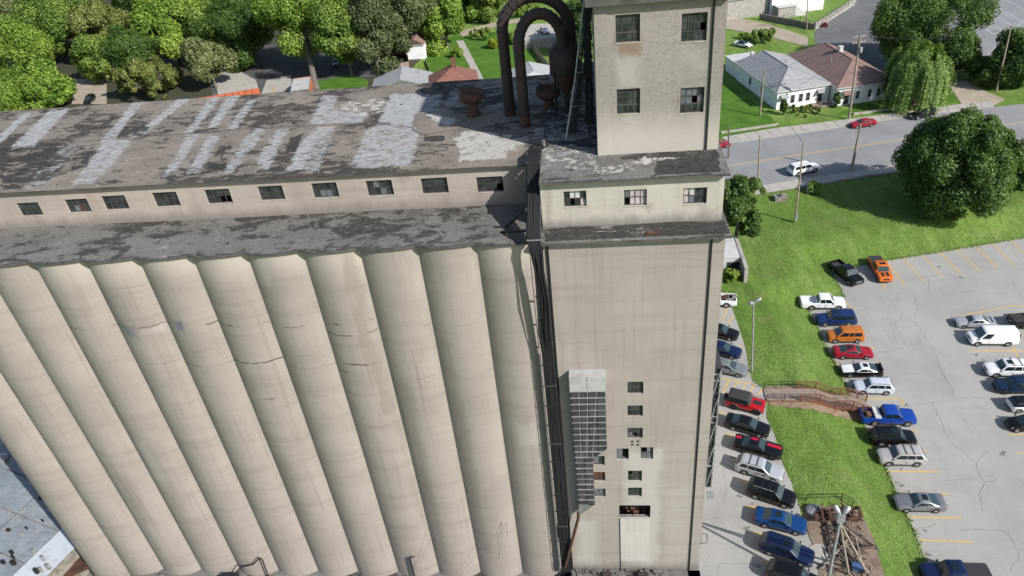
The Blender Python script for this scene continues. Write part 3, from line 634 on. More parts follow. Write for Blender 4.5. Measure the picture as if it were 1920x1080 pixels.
# corner strip and drain pipe
b = MB(); b.tube([(11.13, -.06, .1), (11.13, -.06, -36.4)], .06, 8); b.build('drainpipe', M['black'], EL, 60)
b = MB(); b.tube([(.33, -.07, .1), (.33, -.07, -36.2)], .075, 8); b.build('drainpipe', M['black'], EL, 60)
MB().box(-.3, 12.3, -.5, 25.4, .17, .30).build('headhouse_slab', M['slabedge'], EL)
painted_top('headhouse_roofing', -.3, 12.3, -.5, 1.7, .33, .2, M['ledge'], EL, pale=[([(2.6,0),(3.8,0),(3.8,.6),(2.6,.6)],.7)], tar=[([(.3,-.1),(12.1,-.2),(12.2,1.7),(.3,1.7)],.9)])
MB().box(6.9, 7.7, .1, .5, .36, .39).build('rust_plate', M['rust'], EL)
# room over the shaft
mh = [(1.55,3.05,1.81,2.99),(5.54,7.03,1.68,2.89),(9.4,10.92,1.60,2.80)]
b = wall_holes(0, 12, .31, 3.79, 1.7, mh)
b.box(0, .25, 1.71, 25, .31, 3.79); b.box(11.75, 12, 1.71, 25, .31, 3.79); b.quad((.25, 3.2, .31), (11.75, 3.2, .31), (11.75, 3.2, 3.5), (.25, 3.2, 3.5))
b.build('distributor_room_wall', M['cream'], EL)
window(mh[0], 1.7, 4, 2, EL, {(1,0): 'white_sheet', (2,0): 'white_sheet', (1,1): None, (3,1): 'pane_pink', (3,0): 'pane'})
window(mh[1], 1.7, 4, 2, EL, {(0,1): None, (0,0): 'pane_lit', (1,0): 'pane_pink', (2,0): 'pane_pink', (3,0): 'pane_pink', (1,1): 'pane_pink', (2,1): 'pane_pink', (3,1): 'pane_pink'})
window(mh[2], 1.7, 4, 2, EL, {(0,0): 'pane_pink', (0,1): 'pane_pink', (1,0): 'white_sheet', (1,1): 'pane_lit'})
MB().box(.0, 12.25, 1.2, 25.3, 3.79, 3.93).build('upper_slab', M['slabedge'], EL)
painted_top('upper_roofing', 0, 12.25, 1.2, 25.0, 3.96, .2, M['ledge'], EL, pale=[([(2.5,2.2),(6.5,2.2),(7.5,3.9),(2.5,3.6)],.45), ([(7,2.8),(9.5,3.2),(9,4.5),(6,4.4)],.55), ([(10,3.5),(11.6,3.5),(11.6,4.5),(10,4.5)],.6), ([(0,3),(4,3),(4,14),(0,14)],.38)], coat=[([(.3,5),(4,5),(4,24),(.3,24)],.42)], tar=[(pxpoly([(1232,300),(1345,288),(1356,322),(1225,330)], 3.96),1.0), ([(3.9,4.2),(12,4.2),(12,5.1),(3.9,5.1)],.7), ([(0,6),(4,6),(4,20),(0,20)],.55)])
# tower
TY = 4.95
th = [(5.25,6.76,11.56,13.27),(9.29,10.84,11.33,13.06),(5.27,6.78,6.84,8.56),(9.38,10.9,6.63,8.37)]
b = wall_holes(3.93, 12, 3.94, 14.0, TY, th)
b.box(3.93, 4.2, TY+.01, 22, 3.94, 14); b.box(11.73, 12, TY+.01, 22, 3.94, 14); b.box(4.2, 11.73, 21.8, 22, 3.94, 14); b.quad((4.2, TY+2.5, 4), (11.73, TY+2.5, 4), (11.73, TY+2.5, 13.9), (4.2, TY+2.5, 13.9))
b.build('tower_wall', M['tower'], EL)
window(th[0], TY, 4, 3, EL, {}, transom=1); window(th[1], TY, 4, 3, EL, {(3,1): None})
window(th[2], TY, 4, 3, EL, {}, transom=1); window(th[3], TY, 4, 3, EL, {(2,1): None, (0,0): 'pane_lit', (1,0): 'pane_lit', (0,1): 'pane_lit', (1,1): 'pane_lit', (2,0): 'pane_lit', (3,1): 'pane_lit'}, transom=1)
b = MB(); b.tube([(11.2, TY-.06, 14), (11.2, TY-.06, 4.0)], .06, 8); b.build('drainpipe', M['black'], EL, 60)
MB().box(3.93, 4.75, TY-.06, TY-.001, 3.97, 13.99).build('corner_pilaster', M['tower'], EL)
MB().box(3.4, 12.35, TY-.55, 22.5, 14.0, 14.4).build('cornice', M['slabedge'], EL)
MB().box(4.4, 11.5, TY+.6, 21.5, 14.4, 17.2).build('tower_penthouse', M['tower'], EL)
# roof debris flakes on the ledge
b = MB()
for k in range(60):
    x = random.uniform(-49, -1); y = random.uniform(.2, 5.3); s_ = random.uniform(.04, .11); a = random.uniform(0, 6.28); z = .24
    b.prism([(x+s_*math.cos(a+q), y+s_*.7*math.sin(a+q)) for q in (0, 1.4, 2.9, 4.4)], z, z+.03)
for k in range(120):
    x = random.uniform(-49, 0); y = random.uniform(5.4, 23); s_ = random.uniform(.04, .14); a = random.uniform(0, 6.28); z = ZR+.02
    b.prism([(x+s_*math.cos(a+q), y+s_*.7*math.sin(a+q)) for q in (0, 1.4, 2.9, 4.4)], z, z+.03)
tag(b.build('roof_debris', M['slabedge'], EL), kind='stuff')

sheet('yard_floor', [(-75, -30), (.2, -30), (.2, 20), (-75, 20)], -38.3, M['scrapdirt']) if False else sheet('yard_floor', [(-41, -30), (.2, -30), (.2, 3), (-41, 3)], -38.25, M['litter'])
# rooftop equipment
def mushroom(x, y, label):
    t = thing('roof_ventilator', label, 'roof vent', (x, y, ZR), group='rusted ventilators on the gallery roof')
    MB().lathe((x, y, ZR), [(.62, .0), (.6, .12), (.42, .55), (.36, .9), (.38, 1.2)], 20).build('throat', M['rust'], t, 40)
    b = MB(); b.lathe((x, y, ZR), [(.38, 1.15), (.85, 1.25), (1.02, 1.45), (1.0, 1.8), (.92, 1.98), (.8, 1.9), (.3, 1.6), (0, 1.55)], 20)
    b.build('drum', M['rust'], t, 40)
    b = MB()
    for k in range(11):
        a = k*.571+random.uniform(-.1, .1); r0 = .95; b.add([(x+r0*math.cos(a-.2), y+r0*math.sin(a-.2), ZR+1.9), (x+r0*math.cos(a+.2), y+r0*math.sin(a+.2), ZR+1.9), (x+r0*math.cos(a+.1), y+r0*math.sin(a+.1), ZR+1.93+random.uniform(0, .16)), (x+r0*.9*math.cos(a-.1), y+r0*.9*math.sin(a-.1), ZR+1.93+random.uniform(0, .14)), (x+(r0-.05)*math.cos(a), y+(r0-.05)*math.sin(a), ZR+1.88)], [(0,1,2,3),(1,0,4)])
    b.build('torn_rim', M['rustdark'], t)
mushroom(-6.0, 15.1, 'rusty orange-brown mushroom ventilator with a torn rim, left of both ducts on the gallery roof')
mushroom(.22, 14.8, 'dark rusted mushroom ventilator standing between the arched ducts and the tower')
def arch(x0, x1, y0, y1, zb, zs_, rtop, zend):
    pts = [(x0, y0, zb), (x0, y0, zb+1.2), (x0, y0, (zb+zs_)/2), (x0, y0, zs_)]
    xc, r = (x0+x1)/2, (x1-x0)/2
    for k in range(1, 15):
        a = math.pi-math.pi*k/14; f = k/14; pts.append((xc+r*math.cos(a), y0+(y1-y0)*f, zs_+rtop*math.sin(a)))
    pts.append((x1, y1, zend)); return pts
def duct(label, pts, r):
    t = thing('exhaust_duct', label, 'duct', pts[0], group='arched dust ducts on the gallery roof')
    b = MB(); b.tube(pts, r, 20); b.build('pipe', M['rustdark'], t, 40)
    for k in list(range(0, len(pts)-1)):
        p, q = Vector(pts[k]), Vector(pts[k+1]); d = (q-p).normalized()*.06
        if k: MB().tube([p-d, p+d], r+.035, 20).build('flange', M['rustdark'], t, 40)
    MB().tube([Vector(pts[0]), Vector(pts[0])+Vector((0, 0, .9))], r+.03, 20).build('foot_sleeve', M['rust'] if r < .42 else M['rustdark'], t, 40)
duct('taller dark arched duct rising from the gallery roof, the one behind', arch(-2.94, 2.2, 14.73, 14.2, ZR, 10.1, 2.45, 8.8), .43)
duct('shorter dark rusty arched duct with a rust-red foot, the one in front', arch(-1.56, 1.65, 12.1, 12.9, ZR, 9.6, 2.2, 8.6), .41)
cy = thing('cyclone_separator', 'fat dark dust cyclone with a rusted cone hanging beside the tower', 'cyclone', (1.7, 13.4, ZR))
MB().lathe((1.7, 13.4, 0), [(.42, 9.5), (1.08, 9.0), (1.16, 8.9), (1.16, 7.25), (1.08, 7.15)], 24).build('drum', M['rustdark'], cy, 40)
MB().lathe((1.7, 13.4, 0), [(1.09, 7.2), (.72, 6.4), (.34, 5.6), (.30, 5.5)], 24).build('cone', M['rust'], cy, 40)
MB().lathe((1.7, 13.4, 0), [(.2, 5.55), (.2, 3.5)], 12).build('drop_pipe', M['rustdark'], cy, 40)
for dx, dy in ((-.8,-.8),(.9,-.8),(.9,.8),(-.8,.8)): MB().beam((1.7+dx, 13.4+dy, ZR), (1.7+dx, 13.4+dy, 7.4), .1, .1).build('leg', M['black'], cy)
leg = thing('elevator_leg', 'tall dark steel elevator casing between the cyclone and the tower wall', 'conveyor casing', (3.1, 10, 3.97))
MB().box(3.2, 3.75, 10.6, 11.3, 3.97, 16).build('casing', M['black'], leg)
for z in np.arange(5, 16, 1.3): MB().box(3.13, 3.82, 10.53, 11.37, z, z+.1).build('flange', M['rustdark'], leg)
MB().beam((2.2, 9.4, 4.0), (3.0, 9.9, 8.4), .3, .3).build('spout', M['rustdark'], leg)
MB().beam((3.4, 8.4, 4.0), (3.5, 9.7, 7.5), .16, .16).build('brace', M['black'], leg)
lad = thing('roof_conduit', 'pale grey slanting conduit in front of the dark casing left of the tower', 'conduit', (1.2, 7.6, 3.97))
cpts = [on_y(1061, 262, 7.0), on_y(1078, 150, 7.6), on_y(1095, 0, 8.2), on_y(1100, -60, 8.4)]
b = MB(); b.tube(cpts, .06, 8); b.build('pipe', M['galv'], lad, 60)
for f in (.25, .5, .75, .95):
    p = cpts[0].lerp(cpts[2], f); MB().beam(p, p+Vector((.6, .8, -.25)), .05, .05).build('bracket', M['steelgrey'], lad)
for dx in (.5, .78):
    b = MB(); b.tube([p+Vector((dx-.2, .9, 0)) for p in cpts], .08, 8); b.build('riser', M['black'], lad, 60)

# cable tray over the roof edge and the cable bundle down the wall
tr_ = thing('cable_tray', 'black ladder cable tray hanging from the roof edge down to the ledge', 'cable tray', (-.4, 1, 3))
A0, A1, B0, B1 = Vector((-.98, 5.6, 4.15)), Vector((.02, 5.6, 4.15)), Vector((-.95, -.75, .75)), Vector((-.02, -.75, .75))
K0, K1 = Vector((-1.0, 4.2, 4.0)), Vector((.0, 4.2, 4.0))
for a, k, c in ((A0, K0, B0), (A1, K1, B1)):
    MB().beam(a, k, .06, .12).build('rail', M['winframe'], tr_); MB().beam(k, c, .06, .12).build('rail', M['winframe'], tr_)
for f in np.linspace(0, 1, 6): MB().beam(K0.lerp(B0, f)+Vector((0, -.05, .1)), K1.lerp(B1, f)+Vector((0, -.05, .1)), .09, .07).build('rung', M['galv'], tr_)
b = MB(); b.quad(K0.lerp(B0, .02)+Vector((.05, .1, -.1)), K1.lerp(B1, .02)+Vector((-.05, .1, -.1)), B1+Vector((-.05, .1, -.1)), B0+Vector((.05, .1, -.1))); b.build('backing_plate', M['black'], tr_)
for k, (x, y) in enumerate([(-2.9, 1.5), (-2.6, 2.2)]): MB().beam((x, y, .2), (-.9, .4 if k else -.3, 1.3+k*1.2), .16, .16).build('brace', M['black'], tr_)
cb = thing('cable_bundle', 'thick bundle of black cables running down the wall between the silos and the headhouse', 'cables', (-.3, -.5, GZ))
nc = 26
for k in range(nc):
    u = k/(nc-1); x = -.9+.82*u; pts = []
    x_run = -.62+.78*u; bow = random.uniform(-.1, .1); far = random.uniform(.0, .28) if k % 5 else random.uniform(.2, .9)
    pts += [(x+.6, 7.2+random.uniform(-.5, .8), 4.05), (x+.05, 5.8, 4.18+random.uniform(0, .12)), (x, 4.2, 4.15), (x, 1.7, 2.6+random.uniform(0, .1)), (x+.02, -.72, 1.0)]
    pts += [(x*.9+.05, -.95-random.uniform(0, .1), .2), (x*.75+.1+bow, -.8-far*.4, -1.6), (x_run*.8+.1+bow-(.5*far if u < .3 else 0), -.7-far*.6, -4), (x_run+bow*.6-(.35*far if u < .3 else 0), -.5-far*.3, -7), (x_run, -.42, -9.5)]
    for z in range(-12, -37, -4): pts.append((x_run+random.uniform(-.03, .03), -.38+random.uniform(-.06, .06), z))
    b = MB(); b.tube(pts, random.uniform(.032, .05), 5); b.build('cable', M['cable'], cb, 60)
b = MB(); b.box(-.62, .2, -.34, -.26, -36, -9); b.build('backing_channel', M['black'], cb)
for z in np.arange(-4, -36, -2.1): MB().box(-.75, .26, -.47, -.40, z, z+.09).build('clamp', M['winframe'] if random.random() < .3 else M['black'], cb)
b = MB(); b.tube([(-.85, -.35, -.1), (-.85, -.4, -36)], .03, 6); b.build('conduit', M['steelgrey'], cb, 60)
MB().tube([(.14, 6.6, 4.0), (.14, 6.6, 4.6)], .12, 8).build('vent_pipe', M['galv'], cb, 60)

# ribbed steel hood on the headhouse wall with its drain chute
hd = thing('ribbed_steel_hood', 'tall grey ribbed steel hood with a white cap fixed to the headhouse wall', 'steel hood', (2.4, -.4, -20))
DY = -.78
def hp(x, y): return on_y(1020+x/2.7, 680+y/2.7, DY)
tl, trt, br1, br2, bl = hp(126, 72), hp(308, 72), hp(308, 440), hp(246, 720), hp(172, 778)
xl, xr = tl.x, trt.x; ztop = tl.z
z_r1, x_r2, z_d2 = br1.z, hp(246, 480).x, hp(246, 490).z; z_b2, z_b = br2.z, bl.z
zcap = hp(126, 146).z
MB().box(xl, xr+.05, DY-.06, -.003, zcap, ztop).build('cap_sheet', M['corr'], hd)
MB().box((xl+xr)/2-.02, (xl+xr)/2+.02, DY-.075, DY-.06, zcap, ztop).build('cap_seam', M['steelgrey'], hd)
def xright(z):
    if z > z_r1: return xr
    if z > z_d2: return xr+(x_r2-xr)*(z_r1-z)/(z_r1-z_d2)
    return x_r2
def xleft(z): return xl+(.16)*(ztop-z)/(ztop-z_b)
zz = [zcap-.02]; nrow = 20
rows = np.linspace(zcap-.05, z_b2, nrow+1)
MB().add([(xleft(zcap), -.003, zcap), (xleft(zcap), DY+.05, zcap), (xleft(z_b), DY+.05, z_b), (xleft(z_b), -.003, z_b)], [(0,1,2,3)]).build('side_panel', M['mesh_dark'], hd)
b = MB(); b.poly([(xr-.01, -.003, zcap), (xr-.01, DY+.05, zcap), (xr-.01, DY+.05, z_r1), (xr-.01, -.003, z_r1)][::-1]); b.poly([(xr-.01, -.003, z_r1), (xr-.01, DY+.05, z_r1), (x_r2, DY+.05, z_d2), (x_r2, -.003, z_d2)][::-1]); b.poly([(x_r2, -.003, z_d2), (x_r2, DY+.05, z_d2), (x_r2, DY+.05, z_b2), (x_r2, -.003, z_b2)][::-1]); b.poly([(x_r2, -.003, z_b2), (x_r2, DY+.05, z_b2), (bl.x, DY+.05, z_b), (bl.x, -.003, z_b)][::-1]); b.build('side_panel', M['mesh_dark'], hd)
for j in range(nrow):
    z0, z1 = rows[j+1], rows[j]; ncol = 4 if z1 > z_r1+.1 else 2
    for i in range(ncol):
        def X_(z, i): return xleft(z)+(min(xright(z), xr)-xleft(z))*i/ncol
        g = .03
        b = MB(); b.add([(X_(z0,i)+g, DY+.06, z0+.03), (X_(z0,i+1)-g, DY+.06, z0+.03), (X_(z1,i+1)-g, DY+.09, z1-.03), (X_(z1,i)+g, DY+.09, z1-.03), (X_(z0,i)+g, DY+.10, z0+.03), (X_(z0,i+1)-g, DY+.10, z0+.03), (X_(z1,i+1)-g, DY+.13, z1-.03), (X_(z1,i)+g, DY+.13, z1-.03)], [(0,1,2,3),(7,6,5,4),(0,4,5,1),(1,5,6,2),(2,6,7,3),(3,7,4,0)])
        b.build('panel', M['mesh_dark'] if random.random() < .55 else M['panel2'], hd)
    MB().beam((xleft(z1)-.03, DY, z1), (xright(z1)+.03, DY, z1), .08, .06).build('rib', M['steelgrey'] if j % 3 else M['galv'], hd)
for i in (1, 2, 3):
    f = i/4
    MB().beam((xl+(xr-xl)*f, DY+.05, zcap), (xleft(z_d2)+(x_r2-xleft(z_d2))*min(1, f*1.3), DY+.05, z_d2), .05, .05).build('stile', M['steelgrey'], hd)
MB().add([(xleft(z_b2)-.02, DY, z_b2), (x_r2, DY, z_b2), (bl.x+.02, DY+.1, z_b), (xleft(z_b2)-.02, DY+.5, z_b2), (x_r2, DY+.5, z_b2), (bl.x+.02, DY+.3, z_b)], [(0,2,1),(3,4,5),(0,3,5,2),(1,2,5,4)]).build('hopper_tip', M['galv'], hd)
MB().add([(xr-.02,-.003,z_r1+.2)]+[(xr-.02, DY, z_r1+.2), (xr+.02, DY, z_r1+.2), (x_r2, DY-.02, z_d2), (x_r2+.05, DY-.02, z_d2)], [(1,3,4,2)]).build('edge_trim', M['galv'], hd)
c0, c1 = Vector((bl.x+.05, -.55, z_b+.3)), on_y(1060, 1062, -.6)
MB().tube([c0, c0+Vector((-.05, -.1, -.8)), c1], .14, 8).build('drain_chute', M['rust'], hd, 60)
# lattice on the east wall
la = thing('lattice_frame', 'dark steel lattice frame fixed to the east side of the headhouse wall', 'steel frame', (12.4, 1, -20))
def ep(px, py): return on_y(px, py, .6)
zt, zb_ = ep(1346, 690).z, ep(1328, 912).z
for x in (12.08, 12.6): MB().beam((x, .6, zt), (x, .6, zb_), .09, .09).build('upright', M['steelgrey'], la)
for x in (12.08, 12.6): MB().beam((x, 2.6, zt), (x, 2.6, zb_), .09, .09).build('upright', M['steelgrey'], la)
for z in np.linspace(zb_, zt, 22): MB().box(12.02, 12.66, .55, 2.65, z-.03, z+.03).build('rung', M['steelgrey'] if random.random() < .25 else M['mesh_dark'], la)
for k in range(5):
    z0 = zb_+(zt-zb_)*k/5; z1 = z0+(zt-zb_)/5; MB().beam((12.1, .5, z0), (12.6, .5, z1), .06, .06).build('brace', M['steelgrey'], la)
MB().box(12.01, 12.56, .68, 2.55, zb_, zt).build('dark_backing', M['mesh_dark'], la)

# dock, low roof and clutter at the foot of the silos
dk = thing('dock_roof', 'low dark dock roof running along the foot of the silos and headhouse', 'dock roof', (-15, -2, GZ))
MB().box(-44.5, -.9, -3.4, .8, GZ-3.5, -37.75).build('deck', M['ledge'], dk)
MB().box(.25, 12.1, -2.6, -.06, GZ-2.5, -36.0).build('deck', M['ledge'], dk)
for x in (3.6, 6.9):
    MB().box(x-.45, x+.45, -1.1, -.62, -36.0, -35.55).build('hatch', M['rust'], dk); MB().box(x-.32, x+.32, -1.0, -.72, -35.55, -35.52).build('hatch_lid', M['interior'], dk)
rb = MB()
for k in range(160):
    x = random.uniform(-1, 9); y = random.uniform(-1.9, -.15); s_ = random.uniform(.05, .22); z = -36.02 if x > .3 else -37.74
    rb.box(x-s_, x+s_, y-s_*.6, y+s_*.6, z, z+s_*random.uniform(.5, 1.8))
tag(rb.build('rubble', M['ledge'], dk), kind='stuff')
def wires(label, pts_list, base, group=None):
    t = thing('service_wire', label, 'wires', base)
    for pts in pts_list:
        b = MB(); b.tube(pts, .014, 5); b.build('wire', M['steelgrey'], t)
    return t
def sp_(px, py): return on_y(px, py, -.25)
wires('thin drooping wires fixed low on the third silo from the headhouse', [[sp_(950, 978), sp_(936, 1005), sp_(905, 1030), sp_(868, 1068)], [sp_(950, 978), sp_(940, 1020), sp_(912, 1035)], [sp_(950, 978), sp_(952, 992), sp_(941, 1050)], [sp_(827, 985), sp_(808, 1010), sp_(778, 1070)]], sp_(900, 1070))
mast = thing('service_mast', 'short black service mast standing against a silo near its foot', 'mast', sp_(775, 1075))
MB().tube([sp_(768, 1046), sp_(778, 1085)], .1, 8).build('pole', M['black'], mast); MB().beam(sp_(766, 1047), sp_(778, 1043), .07, .07).build('cross_arm', M['black'], mast)
cond = thing('bent_conduit', 'thin bent black conduit looping at the foot of a middle silo', 'conduit', sp_(490, 1080))
b = MB(); b.tube([sp_(440, 1075), sp_(452, 1063), sp_(475, 1058), sp_(487, 1046), sp_(492, 1050), sp_(505, 1085)], .07, 8); b.build('pipe', M['black'], cond)
MB().box(*(lambda p: (p.x-1.0, p.x+.6, p.y-.9, p.y-.1, p.z-1.2, p.z-.2))(sp_(435, 1070))).build('junction_box', M['black'], cond)

# ------------------------------------------------------------ metal roof building, lower left
mz = -36.6
mr = thing('metal_roofed_shed', 'low building with a patched silver metal roof beyond the last silo', 'building', (-62, 5, -42.5))
e0, e1 = at(140, 1035, mz), at(20, 800, mz)                # eave nearest the silos
a_, d_ = at(139, 1028, mz), at(52, 1115, mz)
dirv = (d_-a_).normalized(); nrm = Vector((-dirv.y, dirv.x, 0)); nrm = nrm if nrm.x < 0 else -nrm
p0 = a_-dirv*26; p1 = d_+dirv*6
def off(p, s, z=None): q = p+nrm*s; q.z = mz if z is None else z; return q
wband = (at(100, 967, mz)-p0).dot(nrm)*-1 if False else 3.2
b = MB(); b.poly([off(p0, 0), off(p1, 0), off(p1, wband, mz+.35), off(p0, wband, mz+.35)]); b.build('bright_roof_band', M['metalroof_bright'], mr)
npan = 9
for k in range(npan):
    for q in range(4):
        s0, s1 = wband+.05+q*6.5, wband+q*6.5+6.45; f0, f1 = k/npan, (k+1)/npan-.003
        A, B = p0.lerp(p1, f0), p0.lerp(p1, f1); zz0, zz1 = mz+.37+q*.35, mz+.37+(q+1)*.35
        b = MB(); b.poly([off(A, s0, zz0), off(B, s0, zz0), off(B, s1, zz1), off(A, s1, zz1)]); b.build('roof_panel', M['metalroof'], mr)
b = MB(); b.prism([tuple(off(p0, .3).xy), tuple(off(p1, .3).xy), tuple(off(p1, 29).xy), tuple(off(p0, 29).xy)], -43, mz-.05); b.build('wall', M['stone'], mr)
for k in range(26):
    p = at(random.uniform(5, 95), random.uniform(930, 1075), mz+.6); s_ = random.uniform(.08, .22)
    MB().box(p.x-s_, p.x+s_, p.y-s_*.7, p.y+s_*.7, mz+.3, mz+.95).build('roof_patch', M['steelgrey'] if k % 3 else M['black'], mr)
fp = at(8, 868, mz+.8); fan = thing('roof_fan', 'round grey exhaust fan on the shaded metal roof', 'roof fan', fp)
MB().lathe(fp, [(.5, -.3), (.5, .5), (.75, .6), (.8, .9), (.55, 1.0), (.5, .85), (0, .8)], 18).build('housing', M['galv'], fan, 40); MB().box(fp.x-.6, fp.x+.6, fp.y-.6, fp.y+.6, fp.z-.7, fp.z-.3).build('kerb', M['steelgrey'], fan)
rp_ = at(140, 1062, -38.5); pile = thing('rusty_panel_stack', 'stack of rusty brown sheets in the dark gap beside the metal roof', 'scrap', rp_)
for k in range(6):
    a = .5+random.uniform(-.1, .1); b = MB(); c = Vector((rp_.x+random.uniform(-.2, .2), rp_.y+random.uniform(-.2, .2), -39.0+k*.12)); d = Vector((math.cos(a), math.sin(a), .1))*1.5
    b.beam(c-d, c+d, 1.6, .05); b.build('sheet', M['rust'], pile)

# ------------------------------------------------------------ trees
def leafmat(name, dark, light):
    n = NT(name); t = n.attr('tint')
    c = n.mix(t, dark, light)
    n.done(c, .55, 0, .35)
    tr = n.n.new('ShaderNodeBsdfTranslucent'); n.set(tr.inputs[0], n.mix(.5, c, (.30, .42, .04), 'MIX'))
    mx = n.n.new('ShaderNodeMixShader'); mx.inputs[0].default_value = .28
    n.t.links.new(n.b.outputs[0], mx.inputs[1]); n.t.links.new(tr.outputs[0], mx.inputs[2]); n.t.links.new(mx.outputs[0], n.out.inputs[0])
    return n.m
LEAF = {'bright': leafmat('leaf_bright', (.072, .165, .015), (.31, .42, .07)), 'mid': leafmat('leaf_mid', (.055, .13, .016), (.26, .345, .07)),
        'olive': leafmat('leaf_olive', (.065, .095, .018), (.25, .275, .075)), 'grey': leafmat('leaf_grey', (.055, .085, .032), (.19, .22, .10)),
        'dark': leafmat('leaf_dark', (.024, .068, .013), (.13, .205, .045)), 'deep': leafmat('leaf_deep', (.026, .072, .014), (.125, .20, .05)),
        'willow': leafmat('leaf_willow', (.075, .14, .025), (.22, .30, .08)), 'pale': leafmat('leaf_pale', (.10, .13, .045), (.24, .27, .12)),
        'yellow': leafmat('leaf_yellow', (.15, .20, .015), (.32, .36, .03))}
def leaves(name, C, N, size, mat, parent, tint, asp=.62, axis=None):
    n = len(C); N = N/np.linalg.norm(N, axis=1, keepdims=True)
    a = rng.standard_normal((n, 3)) if axis is None else axis
    U = np.cross(N, a); U /= np.linalg.norm(U, axis=1, keepdims=True)+1e-9; V = np.cross(N, U)
    s = size[:, None]; bend = N*s*.25
    if axis is None: P = np.stack([C-U*s*.5, C-V*s*asp*.5+bend, C+U*s*.5, C+V*s*asp*.5+bend], 1).reshape(-1, 3)
    else: P = np.stack([C-V*s*.5, C-U*s*asp*.5, C+V*s*.5, C+U*s*asp*.5], 1).reshape(-1, 3)
    me = bpy.data.meshes.new(name); me.vertices.add(4*n); me.vertices.foreach_set('co', P.astype(np.float32).ravel())
    me.loops.add(4*n); me.loops.foreach_set('vertex_index', np.arange(4*n, dtype=np.int32))
    me.polygons.add(n); me.polygons.foreach_set('loop_start', np.arange(0, 4*n, 4, dtype=np.int32))
    me.update(); A = me.attributes.new('tint', 'FLOAT', 'FACE'); A.data.foreach_set('value', tint.astype(np.float32))
    me.materials.append(mat); o = bpy.data.objects.new(name, me); return link(o, parent)
def trunk_mesh(h, r, top, nl, spread, lean=(0, 0)):
    b = MB(); tp = Vector((lean[0], lean[1], h))
    b.tube([(0, 0, -.4), (lean[0]*.1, lean[1]*.1, h*.15), (lean[0]*.5, lean[1]*.5, h*.55), tp, tp+Vector((.1, .1, top*.4))], [r*1.35, r, r*.8, r*.62, r*.25], 9)
    for k in range(nl):
        a = 2*math.pi*k/nl+random.uniform(-.4, .4); z0 = h*random.uniform(.6, 1); s0 = Vector((lean[0]*z0/h, lean[1]*z0/h, z0)); L = spread*random.uniform(.55, .9)
        e = s0+Vector((math.cos(a)*L, math.sin(a)*L, top*random.uniform(.25, .7)))
        m = s0.lerp(e, .5)+Vector((0, 0, -.2)); b.tube([s0, m, e], [r*.42, r*.28, r*.08], 6)
        for q in range(2):
            e2 = m+Vector((random.uniform(-1, 1), random.uniform(-1, 1), random.uniform(.3, 1)))*L*.45; b.tube([m, m.lerp(e2, .5)+Vector((0, 0, .1)), e2], [r*.2, r*.14, r*.05], 5)
    return b
